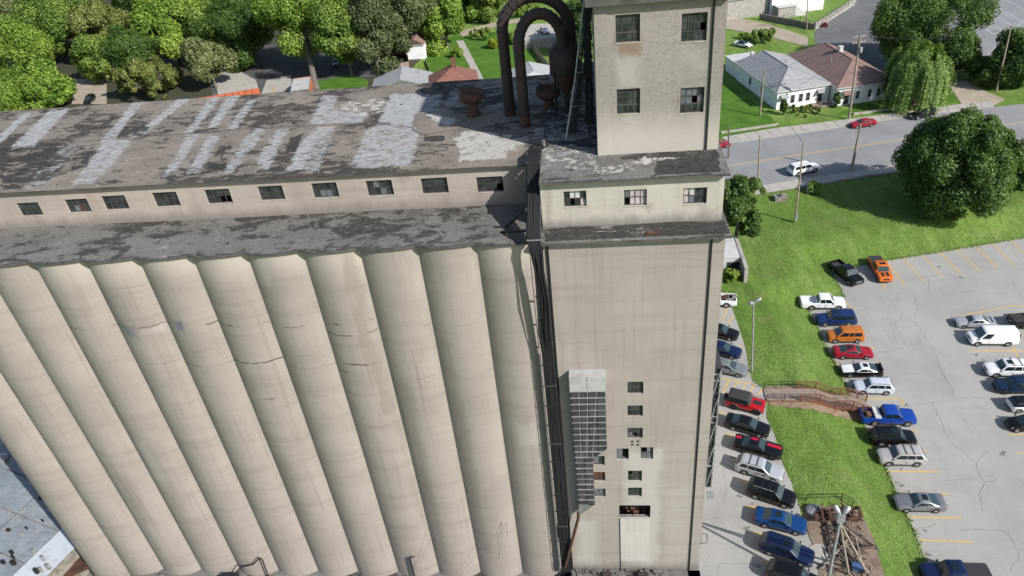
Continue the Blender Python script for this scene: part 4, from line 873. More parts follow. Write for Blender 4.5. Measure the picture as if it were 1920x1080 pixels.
def tree(label, base, h, rx, rz=None, style='mid', n=26000, ls=.42, trunk=.35, hc=None, K=46, group=None, name='tree', cat='tree', taper=0., sq=1.0, lobe=.34, lean=(0, 0), ry=None, twigs=0):
    """h: total height; crown ellipsoid rx, ry, rz centred at height hc"""
    rz = rz or rx*1.0; ry = ry or rx; hc = hc or h-rz
    t = thing(name, label, cat, base, group=group)
    if trunk: trunk_mesh(max(.6, hc-rz*.35), trunk, rz, 6, rx*.7, lean).build('trunk', M['bark'], t, 60, world=False)
    d = rng.standard_normal((K, 3)); d[:, 2] = d[:, 2]*.9+.25; d /= np.linalg.norm(d, axis=1, keepdims=True)
    rad = rng.uniform(.5, .86, K)[:, None]; cc = d*rad*np.array([rx, ry, rz*sq]); cr = lobe*(.5+1.0*rng.uniform(0, 1, K)**1.6)*min(rx, rz*1.2); cc *= (1+.16*np.sin(3.1*d[:, :1]+cr[:, None]*2+rx)+.12*np.sin(4.7*d[:, 2:]+2*d[:, 1:2]))
    cc = np.vstack([cc, [[0, 0, 0], [0, 0, rz*.35]]]); cr = np.append(cr, [min(rx, rz)*.55, min(rx, rz)*.5])
    tone = rng.uniform(0, 1, len(cr))
    wgt = cr**2; wgt /= wgt.sum(); ci = rng.choice(len(cr), n, p=wgt)
    v = rng.standard_normal((n, 3)); v /= np.linalg.norm(v, axis=1, keepdims=True)
    out = cc/np.maximum(1e-6, np.linalg.norm(cc, axis=1, keepdims=True)); flip = (v*out[ci]).sum(1) < -.35; v[flip] *= -1
    lump = .5+.5*np.sin(v[:, 0]*5+ci*1.7)*np.sin(v[:, 1]*5.5+ci*2.3)*np.sin(v[:, 2]*5+ci)
    f = (rng.uniform(0, 1, n)**.45)*(.82+.25*lump); C = cc[ci]+v*(cr[ci]*f)[:, None]; C[:, :2] *= (1-taper*np.clip(C[:, 2:]/rz, -.35, 1)); C[:, 2] = np.maximum(C[:, 2], -hc+.25)
    Nn = v*.9+rng.standard_normal((n, 3))*.55+np.array([0, 0, .35])
    if twigs:
        b = MB()
        for k in range(twigs):
            q = Vector(cc[rng.integers(K)]); e = q*1.12+Vector((random.uniform(-.6, .6), random.uniform(-.6, .6), random.uniform(.2, .9))); s0 = Vector((0, 0, -rz*.6)); mm = s0.lerp(e, .6)+Vector((random.uniform(-.5, .5), random.uniform(-.5, .5), .4))
            o_ = Vector((lean[0], lean[1], hc)); b.tube([s0+o_, mm+o_, e+o_], [.09, .05, .02], 4)
            for w_ in range(3): e2 = mm.lerp(e, .3+.2*w_)+Vector((random.uniform(-1.2, 1.2), random.uniform(-1.2, 1.2), random.uniform(.2, 1.2))); b.tube([mm.lerp(e, .2*w_)+o_, e2+o_], [.04, .015], 4)
        b.build('bare_twigs', M['twig'], t, world=False)
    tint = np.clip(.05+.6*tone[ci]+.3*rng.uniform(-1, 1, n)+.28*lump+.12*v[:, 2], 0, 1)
    C[:, 0] += lean[0]; C[:, 1] += lean[1]; C[:, 2] += hc
    leaves('crown', C, Nn, ls*(.5+1.1*rng.uniform(0, 1, n)**1.5), LEAF[style], t, tint)
    return t
def px_tree(label, cx, cy, h, rx, rz=None, z=GZ, **k):
    """crown centre seen at pixel (cx, cy); returns the tree standing where that crown stands"""
    rz_ = rz or rx; hc = k.get('hc') or h-rz_
    p = at(cx, cy, z+hc); return tree(label, (p.x, p.y, z), h, rx, rz, **k)
G = 'trees in the wooded yards behind the elevator'
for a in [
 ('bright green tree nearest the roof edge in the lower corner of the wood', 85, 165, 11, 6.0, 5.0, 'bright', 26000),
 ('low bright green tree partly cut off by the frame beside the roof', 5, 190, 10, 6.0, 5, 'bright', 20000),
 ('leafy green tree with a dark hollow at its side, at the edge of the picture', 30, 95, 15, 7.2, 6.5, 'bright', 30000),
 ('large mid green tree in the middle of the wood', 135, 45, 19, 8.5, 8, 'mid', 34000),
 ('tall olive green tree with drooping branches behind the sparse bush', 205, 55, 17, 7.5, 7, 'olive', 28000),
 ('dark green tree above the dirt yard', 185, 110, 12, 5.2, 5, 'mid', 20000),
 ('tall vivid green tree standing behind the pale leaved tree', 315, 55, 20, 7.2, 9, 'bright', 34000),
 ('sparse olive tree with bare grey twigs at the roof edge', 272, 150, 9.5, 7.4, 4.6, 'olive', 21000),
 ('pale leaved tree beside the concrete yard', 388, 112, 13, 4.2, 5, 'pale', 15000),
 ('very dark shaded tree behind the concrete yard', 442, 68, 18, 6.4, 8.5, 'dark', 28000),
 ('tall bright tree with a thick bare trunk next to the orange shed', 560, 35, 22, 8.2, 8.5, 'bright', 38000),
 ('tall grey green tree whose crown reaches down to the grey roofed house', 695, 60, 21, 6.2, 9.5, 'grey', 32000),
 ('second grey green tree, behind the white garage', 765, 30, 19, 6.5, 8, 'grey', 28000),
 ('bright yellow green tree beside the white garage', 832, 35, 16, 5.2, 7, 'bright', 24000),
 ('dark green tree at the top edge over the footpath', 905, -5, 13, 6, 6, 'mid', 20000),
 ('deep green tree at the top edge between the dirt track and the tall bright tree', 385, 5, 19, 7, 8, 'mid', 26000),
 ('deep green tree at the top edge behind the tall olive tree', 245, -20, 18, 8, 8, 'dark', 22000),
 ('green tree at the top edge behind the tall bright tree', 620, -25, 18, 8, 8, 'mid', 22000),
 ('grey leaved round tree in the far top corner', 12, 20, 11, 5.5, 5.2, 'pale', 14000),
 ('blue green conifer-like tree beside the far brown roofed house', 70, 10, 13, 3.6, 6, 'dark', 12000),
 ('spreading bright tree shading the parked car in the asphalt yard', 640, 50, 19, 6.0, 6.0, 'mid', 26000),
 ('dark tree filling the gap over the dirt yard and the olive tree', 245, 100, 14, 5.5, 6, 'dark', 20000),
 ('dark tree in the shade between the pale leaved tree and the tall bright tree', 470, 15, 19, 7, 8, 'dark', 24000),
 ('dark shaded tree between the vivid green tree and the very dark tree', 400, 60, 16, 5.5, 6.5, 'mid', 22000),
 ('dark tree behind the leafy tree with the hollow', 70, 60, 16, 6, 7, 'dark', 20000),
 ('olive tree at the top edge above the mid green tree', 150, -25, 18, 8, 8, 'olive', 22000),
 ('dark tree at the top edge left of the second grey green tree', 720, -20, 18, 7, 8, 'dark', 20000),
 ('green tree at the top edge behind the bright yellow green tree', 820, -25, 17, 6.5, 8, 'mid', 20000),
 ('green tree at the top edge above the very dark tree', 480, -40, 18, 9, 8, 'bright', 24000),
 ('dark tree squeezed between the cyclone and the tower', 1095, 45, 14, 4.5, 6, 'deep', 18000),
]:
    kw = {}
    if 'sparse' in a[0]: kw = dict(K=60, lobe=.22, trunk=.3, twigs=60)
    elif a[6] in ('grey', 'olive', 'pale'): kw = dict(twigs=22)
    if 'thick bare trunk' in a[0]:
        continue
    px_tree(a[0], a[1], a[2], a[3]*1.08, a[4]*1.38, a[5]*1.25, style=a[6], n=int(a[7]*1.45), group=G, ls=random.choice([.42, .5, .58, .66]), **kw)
_b = at(593, 168, GZ); _cr = at(565, 38, GZ+13.5)
tree('tall bright tree with a thick bare trunk next to the orange shed', (_b.x, _b.y, GZ), 24, 11.4, 8.8, 'bright', 64000, .52, .85, 14.8, 66, G, lean=(_cr.x-_b.x, _cr.y-_b.y))
tree('huge round dark green tree on the lawn by the road', tuple(at(1778, 388, GZ-.05)), 16.4, 9.5, 8.7, 'deep', 120000, .38, .6, 7.2, 150, taper=.30, lobe=.22, sq=1.0, lean=(0, 0))
px_tree('dark green shrub cut off at the edge beside the huge round tree', 1932, 318, 7, 3.2, 3.4, style='deep', n=12000, ls=.4, trunk=.2)
px_tree('broad dark tree behind the willow and the brown roofed house', 1740, 42, 17, 11.5, 7.5, style='dark', n=60000, ls=.45, K=70)
px_tree('tall dense tree at the right edge beyond the far utility pole', 1912, 105, 11, 5.5, 5.2, style='deep', n=22000, ls=.45)
px_tree('dark leafy bush bank beside the driveway', 1848, 135, 5.5, 4.8, 2.8, style='dark', n=16000, ls=.4, trunk=.15, name='bush', cat='bush', hc=2.4)
px_tree('dark low tree reaching from the willow to the bush bank', 1800, 100, 9, 4.8, 4.2, style='dark', n=16000, ls=.42)
px_tree('ivy covered dark tree pressed against the headhouse wall', 1386, 385, 13.5, 3.0, 6.4, style='deep', n=30000, ls=.36, K=60)
px_tree('climbing hedge on the foot of the white wall beside the headhouse', 1372, 515, 1.8, 1.3, .9, style='bright', n=4000, ls=.25, trunk=0, name='bush', cat='bush', hc=.9)
for lb, x, y in (('small dark juniper by the front steps of the white house', 1468, 207), ('small dark juniper between the two houses', 1567, 193)):
    p = at(x, y+8, GZ); tree(lb, tuple(p), 3.6, .8, 1.7, 'dark', 5000, .22, .1, 1.8, 30, 'junipers in front of the houses', 'conifer_shrub', 'shrub', lobe=.4)
for lb, x, y, h, r, st in [('light green garden plants in front of the white house', 1512, 207, 1.1, 3.4, 'olive'), ('tall pale bush behind the white house', 1432, 68, 3.6, 2.6, 'willow'), ('clipped green hedge beside the footpath', 905, 62, 2.6, 4.6, 'mid'),
   ('yellow leaved round bush on the back lawn', 926, 82, 2.6, 1.6, 'yellow'), ('green thicket above the footpath', 890, 28, 4, 4.5, 'bright'), ('small bush beside the grey utility box', 1530, 352, 1.6, 1.2, 'mid'), ('green hedge along the garage lawn', 858, 100, 2.6, 1.7, 'bright'),
   ('dark thicket above the driveway behind the ducts', 985, 18, 4, 4.5, 'mid'), ('dark green shrubs under the carport wall', 960, 72, 3, 2.2, 'mid'),
   ('low green scrub along the white house fence', 1400, 68, 1.3, 2.2, 'bright')]:
    px_tree(lb, x, y, h, r, h/2, style=st, n=7000, ls=.36, trunk=0, hc=h*.5, name='bush', cat='bush', K=24, lobe=.4)
# short turf: tufts on the lawns and along their edges
def turf(n, box, name, size, edge=None):
    X_ = rng.uniform(box[0], box[1], n); Y_ = rng.uniform(box[2], box[3], n)
    if edge is not None:
        P_ = np.array(edge+[edge[0]]); L_ = np.hypot(*(P_[1:]-P_[:-1]).T); k = rng.choice(len(L_), n, p=L_/L_.sum()); t_ = rng.uniform(0, 1, n)
        X_ = P_[k, 0]*(1-t_)+P_[k+1, 0]*t_+rng.normal(0, .16, n); Y_ = P_[k, 1]*(1-t_)+P_[k+1, 1]*t_+rng.normal(0, .16, n)
        ok = (X_ > 12.5) & (X_ < 80) & (Y_ > -12) & (Y_ < 80)
    else:
        ok = np.ones(n, bool)
        for p_ in (LOW, UPP, ROAD, [tuple(p.xy) for p in near_out]+[tuple(p.xy) for p in near_in[::-1]], SCRAP): ok &= ~inside(p_, X_, Y_)
    X_, Y_ = X_[ok], Y_[ok]; m = len(X_); Z_ = np.maximum(height(X_, Y_), LZ)+rng.uniform(.01, .045, m)
    N_ = np.c_[rng.normal(0, .28, m), rng.normal(0, .28, m), np.ones(m)]
    tt = np.clip(.5+.2*np.sin(X_*.23+1.3*np.sin(Y_*.19))*np.sin(Y_*.21+.6)+.24*np.tanh(3*np.sin((X_*.86+Y_*.5)*1.7))+rng.normal(0, .18, m), 0, 1)
    o = leaves(name, np.c_[X_, Y_, Z_], N_, size*rng.uniform(.5, 1.4, m), LEAF['turf'], None, tt); o['kind'] = 'stuff'
LEAF['turf'] = leafmat('turf_blades', (.105, .20, .030), (.26, .36, .108))
SCRAP = pxpoly(tr(c7, [[(850,535),(1290,545),(1340,650),(1410,800),(1490,1080),(1520,1200),(1000,1200),(950,900),(880,690)]])[0], GZ)
turf(190000, (12.3, 75, -12, 82), 'lawn_grass', .13)
turf(9000, (0, 1, 0, 1), 'edge_grass', .18, LOW); turf(5000, (0, 1, 0, 1), 'edge_grass', .16, UPP)
# willow
wb_ = at(1712, 196, GZ); wt = thing('willow_tree', 'weeping willow with long hanging strands beside the brown roofed house', 'tree', wb_)
trunk_mesh(5.5, .5, 4, 6, 3.5).build('trunk', M['bark'], wt, 60, world=False)
CC, NN, AX, TT = [], [], [], []
BG = [(rng.uniform(0, 2*math.pi), math.sqrt(rng.uniform(0, 1))*5.6, rng.uniform(-1.3, 1.1), rng.uniform(0, .7)) for _ in range(46)]
for s_ in range(1150):
    ba, bs, bz, bt_ = BG[s_ % 46]; x, y = bs*math.cos(ba)+rng.normal(0, .62), bs*math.sin(ba)+rng.normal(0, .62); a = math.atan2(y, x); rr = math.hypot(x, y)
    z0 = 11.8-(rr/6.6)**2*3.6+bz+rng.uniform(-.5, .4)-.5*((x-bs*math.cos(ba))**2+(y-bs*math.sin(ba))**2); z1 = max(.4, z0-rng.uniform(3, 8.5)*(.4+rr/8))
    m = max(6, int((z0-z1)/.16)); zz = np.linspace(z0, z1, m); dr = rng.uniform(.0, .9)
    f = (z0-zz)/(z0-z1+.01)
    CC.append(np.c_[x*(1+.14*np.sqrt(f))+rng.normal(0, .07, m)-.5*dr*f, y*(1+.14*np.sqrt(f))+rng.normal(0, .07, m), zz]); NN.append(np.c_[math.cos(a)+rng.normal(0, .6, m), math.sin(a)+rng.normal(0, .6, m), .5+rng.normal(0, .3, m)])
    AX.append(np.c_[rng.normal(0, .25, m), rng.normal(0, .25, m), np.ones(m)]); TT.append(np.clip(bt_+rng.uniform(-.1, .35)+rng.normal(0, .12, m), 0, 1))
CC, NN, AX, TT = map(np.concatenate, (CC, NN, AX, TT))
ax = np.cross(AX, NN); leaves('crown', CC, NN, rng.uniform(.35, .7, len(CC)), LEAF['willow'], wt, TT, .35, axis=ax)

# ------------------------------------------------------------ houses
def house(label, o, rz, w, d, h, ridge, roofm, wallm, name='house', cat='house', hip_f=None, hip_b=0., over=.45, ridge_x=None, group=None):
    """front wall on local y=0, width along x; hip_f/hip_b: how far the ridge stops from front/back (0 = gable)"""
    t = thing(name, label, cat, o, rz, group)
    hf = d*.25 if hip_f is None else hip_f; rx = w/2 if ridge_x is None else ridge_x
    b = MB(); b.box(0, w, 0, d, -.6, h)
    if hf == 0: b.add([(0, .002, h), (w, .002, h), (rx, .002, h+ridge*.93)], [(0,1,2)])
    if hip_b == 0: b.add([(0, d-.002, h), (w, d-.002, h), (rx, d-.002, h+ridge*.93)], [(1,0,2)])
    b.build('wall', wallm, t, world=False)
    e = over; zt, ze = h+ridge, h-.05; q = .14
    A, B, C_, D = (-e, -e, ze), (w+e, -e, ze), (w+e, d+e, ze), (-e, d+e, ze)
    F, K = (rx, hf if hf else -e, zt), (rx, d-hip_b if hip_b else d+e, zt)
    up = lambda p: (p[0], p[1], p[2]+q)
    b = MB(); V = [A, B, C_, D, F, K]; b.v = V+[up(p) for p in V]
    b.f = [(6,7,10), (7,8,11,10), (8,9,11), (9,6,10,11), (0,4,1), (1,4,5,2), (2,5,3), (3,5,4,0), (0,1,7,6), (1,2,8,7), (2,3,9,8), (3,0,6,9)]
    r = b.build('roof', roofm, t, world=False)
    rb = MB(); rb.beam(up(F), up(K), .22, .09)
    for p in ((A, F), (B, F)) if hf else (): rb.beam(up(p[0]), up(p[1]), .2, .08)
    for p in ((D, K), (C_, K)) if hip_b else (): rb.beam(up(p[0]), up(p[1]), .2, .08)
    rb.build('ridge_cap', roofm, r, world=False)
    g = MB(); g.beam((-e, -e-.06, ze+.04), (w+e, -e-.06, ze+.04), .12, .14); g.beam((-e-.06, -e, ze+.04), (-e-.06, d+e, ze+.04), .12, .14); g.build('gutter', M['white_sheet'], t, world=False)
    t['h'] = h; return t
def hwin(t, side, u, z, w=.9, h=1.5, wd=0, glass='pane', name='window'):
    """window or door on 'front' (y=0, u along x) or 'left' (x=0, u along y)"""
    b = MB(); g = MB()
    if side == 'front':
        b.box(u-w/2-.09, u+w/2+.09, -.07, .01, z-.09, z+h+.09); g.box(u-w/2, u+w/2, -.09, -.05, z, z+h/2-.02); g.box(u-w/2, u+w/2, -.085, -.05, z+h/2+.02, z+h)
    else:
        b.box(-.07, .01, u-w/2-.09, u+w/2+.09, z-.09, z+h+.09); g.box(-.09, -.05, u-w/2, u+w/2, z, z+h/2-.02); g.box(-.085, -.05, u-w/2, u+w/2, z+h/2+.02, z+h)
    f = b.build(name, M['white_sheet'], t, world=False); g.build('pane', M[glass], f, world=False)
def awning(t, u, z, mat, w=1.5, side='front', d=1.0):
    MB().add([(u-w/2, -.02, z+.5), (u+w/2, -.02, z+.5), (u+w/2+.1, -d, z), (u-w/2-.1, -d, z), (u-w/2, -.02, z+.42), (u+w/2, -.02, z+.42), (u+w/2+.1, -d, z-.12), (u-w/2-.1, -d, z-.12)], [(0,3,2,1),(4,5,6,7),(3,7,6,2),(0,4,7,3),(1,2,6,5)]).build('awning', mat, t, world=False)
def chimney(t, x, y, z0, z1, mat, s=.4, name='chimney'):
    b = MB(); b.box(x-s, x+s, y-s, y+s, z0, z1); b.box(x-s-.08, x+s+.08, y-s-.08, y+s+.08, z1, z1+.15); b.build(name, mat, t, world=False)
def vent(t, x, y, z0, z1):
    b = MB(); b.tube([(x, y, z0), (x, y, z1)], .09, 8); b.build('vent_pipe', M['galv'], t, 60, world=False)

ho = at(1455, 206, GZ); hb = at(1362, 131, GZ); hr = at(1551, 191, GZ); ang = math.atan2(hr.y-ho.y, hr.x-ho.x)
HW = (hr-ho).length; HD = min(28, (hb-ho).length)
wh = house('white sided cottage with a grey hipped roof beside the street', ho, ang, HW, HD*.74, 3.9, 2.7, M['shingle_grey'], M['siding'], hip_f=HW*.5, hip_b=HW*.22, ridge_x=HW*.42)
MB().box(.25, HW*.55, HD*.74, HD, -.5, 3.2).build('rear_wing', M['siding'], wh, world=False)
b = MB(); b.box(0.05, HW*.58, HD*.745+.5, HD+.3, 3.2, 3.38); b.build('rear_roof', M['white_sheet'], wh, world=False)
for u, g in ((.12, 0),(.30, 1),(.46, 1),(.60, 1),(.83, 0)):
    if g: hwin(wh, 'front', u*HW, 1.1, .8, 1.6)
    else: hwin(wh, 'front', u*HW, .2, .95, 2.2, name='door'); awning(wh, u*HW, 2.65, M['shingle_grey'])
for u in (7, 13): hwin(wh, 'left', u, 1.2, .8, 1.5)
chimney(wh, HW*.25, HD*.70, 4, 6.2, M['white_sheet'], .35); vent(wh, HW*.55, HD*.36, 5.5, 7.0); vent(wh, HW*.3, HD*.45, 5.2, 6.7)
st = MB(); 
for k in range(4): st.box(.08*HW, .17*HW, -1.2+.3*k, -.05, -.3, .0+.0+.15*k-.25)
st.build('steps', M['stone'], wh, world=False)
pr = MB()
for x in (.66*HW, .74*HW, .92*HW, .99*HW): pr.beam((x, -2.6, 0), (x, -2.6, 1.3), .08, .08)
pr.beam((.66*HW, -2.6, 1.3), (.99*HW, -2.6, 1.3), .07, .07); pr.box(.64*HW, HW, -2.7, -.02, .1, .25); pr.build('porch', M['woodgrey'], wh, world=False)
bo = at(1566, 199, GZ); br_ = at(1668, 185, GZ); ang2 = math.atan2(br_.y-bo.y, br_.x-bo.x); BW = (br_-bo).length
bh = house('white cottage with a brown hipped roof and a chimney next to the willow', bo, ang2, BW, BW*1.95, 3.9, 3.0, M['shingle_brown'], M['siding'], hip_f=BW*.55, hip_b=BW*.35)
for u in (.38, .60, .76): hwin(bh, 'front', u*BW, 1.1, .6, 1.5)
for u in (.18, .92): hwin(bh, 'front', u*BW, .2, .95, 2.2, name='door'); awning(bh, u*BW, 2.6, M['shingle_brown'], 1.9, d=1.2)
for u in (4, 9, 14): hwin(bh, 'left', u, 1.2, .8, 1.5)
chimney(bh, BW*.52, BW*1.05, 5.6, 8.0, M['white_sheet'], .4); vent(bh, BW*.26, BW*.85, 4.9, 7.0)
# houses seen over the gallery roof
def px_house(label, pl, pr_, depth, h, ridge, roofm, wallm, **k):
    a, c = at(*pl, GZ+h), at(*pr_, GZ+h); a.z = GZ; c.z = GZ
    return house(label, a, math.atan2(c.y-a.y, c.x-a.x), (c-a).length, depth, h, ridge, roofm, wallm, **k), (c-a).length
gh_, gw = px_house('grey roofed house with two small vents just beyond the gallery roof', (700, 172), (806, 160), 9.0, 4.2, 2.2, M['shingle_grey'], M['siding'], hip_f=0, hip_b=0, ridge_x=None)
vent(gh_, gw*.22, 7, 5, 6.6); vent(gh_, gw*.8, 6.5, 4.6, 6.4)
rh, rw_ = px_house('red roofed house with a brick chimney just beyond the gallery roof', (806, 168), (896, 156), 9.0, 4.3, 3.2, M['shingle_red'], M['brick'], hip_f=3.5, hip_b=3.5)
chimney(rh, rw_*.56, 4.6, 6, 9.3, M['brick'], .5)
lh, lw_ = px_house('pale grey roofed house half hidden behind the arched ducts', (958, 162), (1052, 148), 9, 4.0, 2.0, M['shingle_light'], M['siding'], hip_f=2, hip_b=0)
ga = at(764, 112, GZ); gb_ = at(798, 110, GZ); gaw = (gb_-ga).length
gar = house('small white garage with a rusty brown roof under the trees', ga, math.atan2(gb_.y-ga.y, gb_.x-ga.x), gaw, 6, 4.0, 1.5, M['shingle_brown'], M['siding'], name='garage', cat='garage', hip_f=0, hip_b=0, over=.25)
hwin(gar, 'left', 3, 1, .8, .9)
fh, fw = px_house('far white house with a brown roof in the top corner', (32, 26), (54, 20), 9, 3.4, 2.6, M['shingle_brown'], M['siding'], hip_f=2, hip_b=0)
dh, dw = px_house('dark roofed house at the top edge above the footpath', (862, 12), (890, 8), 8, 3.2, 2.2, M['darkasphalt'], M['siding'], hip_f=0, hip_b=0)
# orange shed with a corrugated front roof
sa, sb = at(547, 170, GZ+2.6), at(578, 166, GZ+2.6); so = Vector((sa.x, sa.y, GZ)); sw_ = (sb-sa).xy.length
os_ = thing('orange_shed', 'orange panelled shed with a corrugated grey lean-to roof beside the thick tree trunk', 'shed', so, math.atan2(sb.y-sa.y, sb.x-sa.x))
MB().box(0, sw_, 0, 9.5, -.3, 2.5).build('wall', M['orange'], os_, world=False)
MB().add([(-.2, 6.1, 3.7), (sw_+.2, 6.1, 3.7), (sw_+.2, 9.7, 2.7), (-.2, 9.7, 2.7), (-.2, 6.1, 3.55), (sw_+.2, 6.1, 3.55), (sw_+.2, 9.7, 2.55), (-.2, 9.7, 2.55)], [(0,1,2,3),(7,6,5,4),(0,4,5,1),(1,5,6,2),(2,6,7,3),(3,7,4,0)]).build('orange_roof', M['orange'], os_, world=False)
b = MB(); nr = 13; pts = []
for k in range(nr*2+1): pts.append((-.2+(sw_+.4)*k/(nr*2), .07 if k % 2 else 0))
for k in range(len(pts)-1):
    (xa, za), (xb, zb2) = pts[k], pts[k+1]; b.quad((xa, -.6, 2.55+za), (xb, -.6, 2.55+zb2), (xb, 6.0, 3.6+zb2), (xa, 6.0, 3.6+za))
b.build('corrugated_roof', M['corr'], os_, world=False)
b = MB(); b.beam((-.25, -.62, 2.6), (sw_+.25, -.62, 2.6), .1, .18); b.beam((-.25, -.62, 2.6), (-.25, 6, 3.65), .1, .18); b.beam((sw_+.25, -.62, 2.6), (sw_+.25, 6, 3.65), .1, .18); b.build('roof_trim', M['galv'], os_, world=False)
# orange slatted fence behind the gallery edge
fa, fb = at(374, 186, GZ+2.2), at(486, 167, GZ+2.2)
of = thing('orange_fence', 'orange red panel fence just beyond the gallery roof', 'fence', (fa.x, fa.y, GZ))
nf = 9
for k in range(nf):
    p, q = fa.lerp(fb, k/nf), fa.lerp(fb, (k+.96)/nf)
    MB().beam(p+Vector((0, 0, -1)), q+Vector((0, 0, -1)), .12, 2.6).build('panel', M['orange'], of); MB().box(p.x-.14, p.x+.14, p.y-.25, p.y+.05, GZ, GZ+2.6).build('post', M['orange'], of)
# garden pen, planter, yellow ladder
pa, pb = at(728, 135, GZ), at(768, 126, GZ); pen = thing('garden_pen', 'small board fenced garden pen between the grey roofed house and the garage', 'fence', pa)
pc, pd = at(765, 101, GZ), at(722, 106, GZ)
for p, q in ((pa, pb), (pb, pc), (pc, pd), (pd, pa)):
    for k in range(5):
        s0, s1 = p.lerp(q, k/5), p.lerp(q, (k+.94)/5)
        MB().beam(s0+Vector((0, 0, .8)), s1+Vector((0, 0, .8)), .06, 1.6).build('board', M['woodgrey'], pen)
    MB().box(p.x-.08, p.x+.08, p.y-.08, p.y+.08, GZ, GZ+1.8).build('post', M['wood'], pen)
la2, lb2 = at(513, 176, GZ+.4), at(511, 165, GZ+2.4); yl = thing('yellow_ladder', 'yellow stepladder leaning by the orange shed', 'ladder', (la2.x, la2.y, GZ))
for s_ in (-.3, .3): MB().beam((la2.x+s_, la2.y, GZ), (lb2.x+s_, lb2.y+.6, GZ+2.6), .1, .1).build('rail', M['yellow'], yl)
for k in range(5): f = (k+1)/6; p = Vector((la2.x, la2.y, GZ)).lerp(Vector((lb2.x, lb2.y+.6, GZ+2.6)), f); MB().beam(p+Vector((-.3, 0, 0)), p+Vector((.3, 0, 0)), .08, .06).build('rung', M['yellow'], yl)
# raised drive with wall (behind the ducts) and the fence running down from it
da, db = at(993, 74, GZ+2.6), at(1042, 73, GZ+2.6)
rd = thing('raised_driveway', 'pale concrete raised driveway with a block wall, seen through the arch of the ducts', 'driveway', (da.x, da.y, GZ))
MB().box(da.x-1.5, db.x+2, da.y, da.y+15, GZ-.3, GZ+2.6).build('slab', M['slab'], rd)
for k in range(10):
    x0 = da.x-1.5+(db.x-da.x+3.5)*k/10
    for j in range(4): MB().box(x0+.03+(.2 if j % 2 else 0), x0+(db.x-da.x+3.5)/10-.01+(.2 if j % 2 else 0), da.y-.22, da.y-.003, GZ+j*.64, GZ+j*.64+.6).build('block', M['kerb'], rd)
fa, fb = at(988, 72, GZ+1.5), at(1046, 142, GZ+1.5); wf = thing('board_fence', 'weathered board fence running from the raised driveway to the cyclone', 'fence', (fa.x, fa.y, GZ))
nb = 26
for k in range(nb):
    p, q = fa.lerp(fb, k/nb), fa.lerp(fb, (k+.93)/nb); MB().beam(p+Vector((0, 0, -.6)), q+Vector((0, 0, -.6)), .05, 1.8).build('board', M['woodgrey'], wf)
fa, fb = at(797, 111, GZ+.6), at(811, 144, GZ+.6); wf = thing('low_fence', 'low dark edging fence between the garage lawn and the grey roofed house', 'fence', (fa.x, fa.y, GZ))
for k in range(8): p, q = fa.lerp(fb, k/8), fa.lerp(fb, (k+.9)/8); MB().beam(p+Vector((0, 0, -.2)), q+Vector((0, 0, -.2)), .06, .8).build('board', M['woodgrey'], wf)

# building, fence and walls at the top right
ta, tb = at(1455, 36, GZ), at(1545, 24, GZ)
tb_ = thing('warehouse', 'white walled building with outside stairs at the top edge', 'building', ta, math.atan2(tb.y-ta.y, tb.x-ta.x)); tw = (tb-ta).length
MB().box(0, tw*1.1, 3.5, 26, -.5, 7).build('wall', M['siding'], tb_, world=False); MB().box(-.3, tw*1.1+.3, 3.2, 26.3, 7, 7.4).build('roof', M['shingle_grey'], tb_, world=False)
MB().box(-14, -.4, 5, 26, -.5, 5.2).build('side_wing', M['kerb'], tb_, world=False); MB().box(-14.2, -.32, 4.7, 26, 5.2, 5.4).build('wing_roof', M['shingle_grey'], tb_, world=False)
MB().box(.5, 5.2, 0, 3.4, -.5, 2.9).build('landing_base', M['kerb'], tb_, world=False); MB().box(.3, 5.4, -.2, 3.4, 2.9, 3.05).build('landing', M['white_sheet'], tb_, world=False)
for k in range(11): MB().box(5.45+k*.34, 5.45+(k+1)*.34, .2, 2.0, -.5, 2.75-k*.27).build('step', M['white_sheet'], tb_, world=False)
for y in (.1, 2.1): 
    MB().beam((5.4, y, 4.0), (9.2, y, 1.0), .07, .07).build('handrail', M['white_sheet'], tb_, world=False)
    for k in range(4): MB().beam((5.5+k*1.1, y, 2.8-k*.88), (5.5+k*1.1, y, 3.9-k*.87), .06, .06).build('baluster', M['white_sheet'], tb_, world=False)
MB().beam((.4, -.1, 4.0), (5.4, -.1, 4.0), .07, .07).build('handrail', M['white_sheet'], tb_, world=False)
for x in (.4, 2, 3.7, 5.3): MB().beam((x, -.1, 3.05), (x, -.1, 4.0), .07, .07).build('baluster', M['white_sheet'], tb_, world=False)
def stone_wall(label, p, q, h, t_, mat, n, name='stone_wall'):
    p, q = Vector(p), Vector(q); t = thing(name, label, 'wall', p)
    rows = max(2, int(h/.6))
    for j in range(rows):
        for k in range(n):
            o = .5 if j % 2 else 0; f0, f1 = max(0, (k+o-.5)/n), min(1, (k+o+.46)/n)
            if f1-f0 < .004: continue
            z = p.z+h*(j+.5)/rows; dz = Vector((0, 0, h*(j+.5)/rows)); dd = random.uniform(-.03, .05)
            MB().beam(p.lerp(q, f0)+dz+Vector((0, dd, 0)), p.lerp(q, f1)+dz+Vector((0, dd, 0)), t_, h/rows*.95).build('stone', mat, t)
    return t
stone_wall('dark stone retaining wall below the warehouse', at(1424, 36, GZ), at(1527, 56, GZ), 1.6, .5, M['stone'], 16)
stone_wall('long white block wall slanting along the dark asphalt yard', at(1527, 56, GZ), at(1603, 8, GZ), 1.8, .4, M['kerb'], 20, 'block_wall')
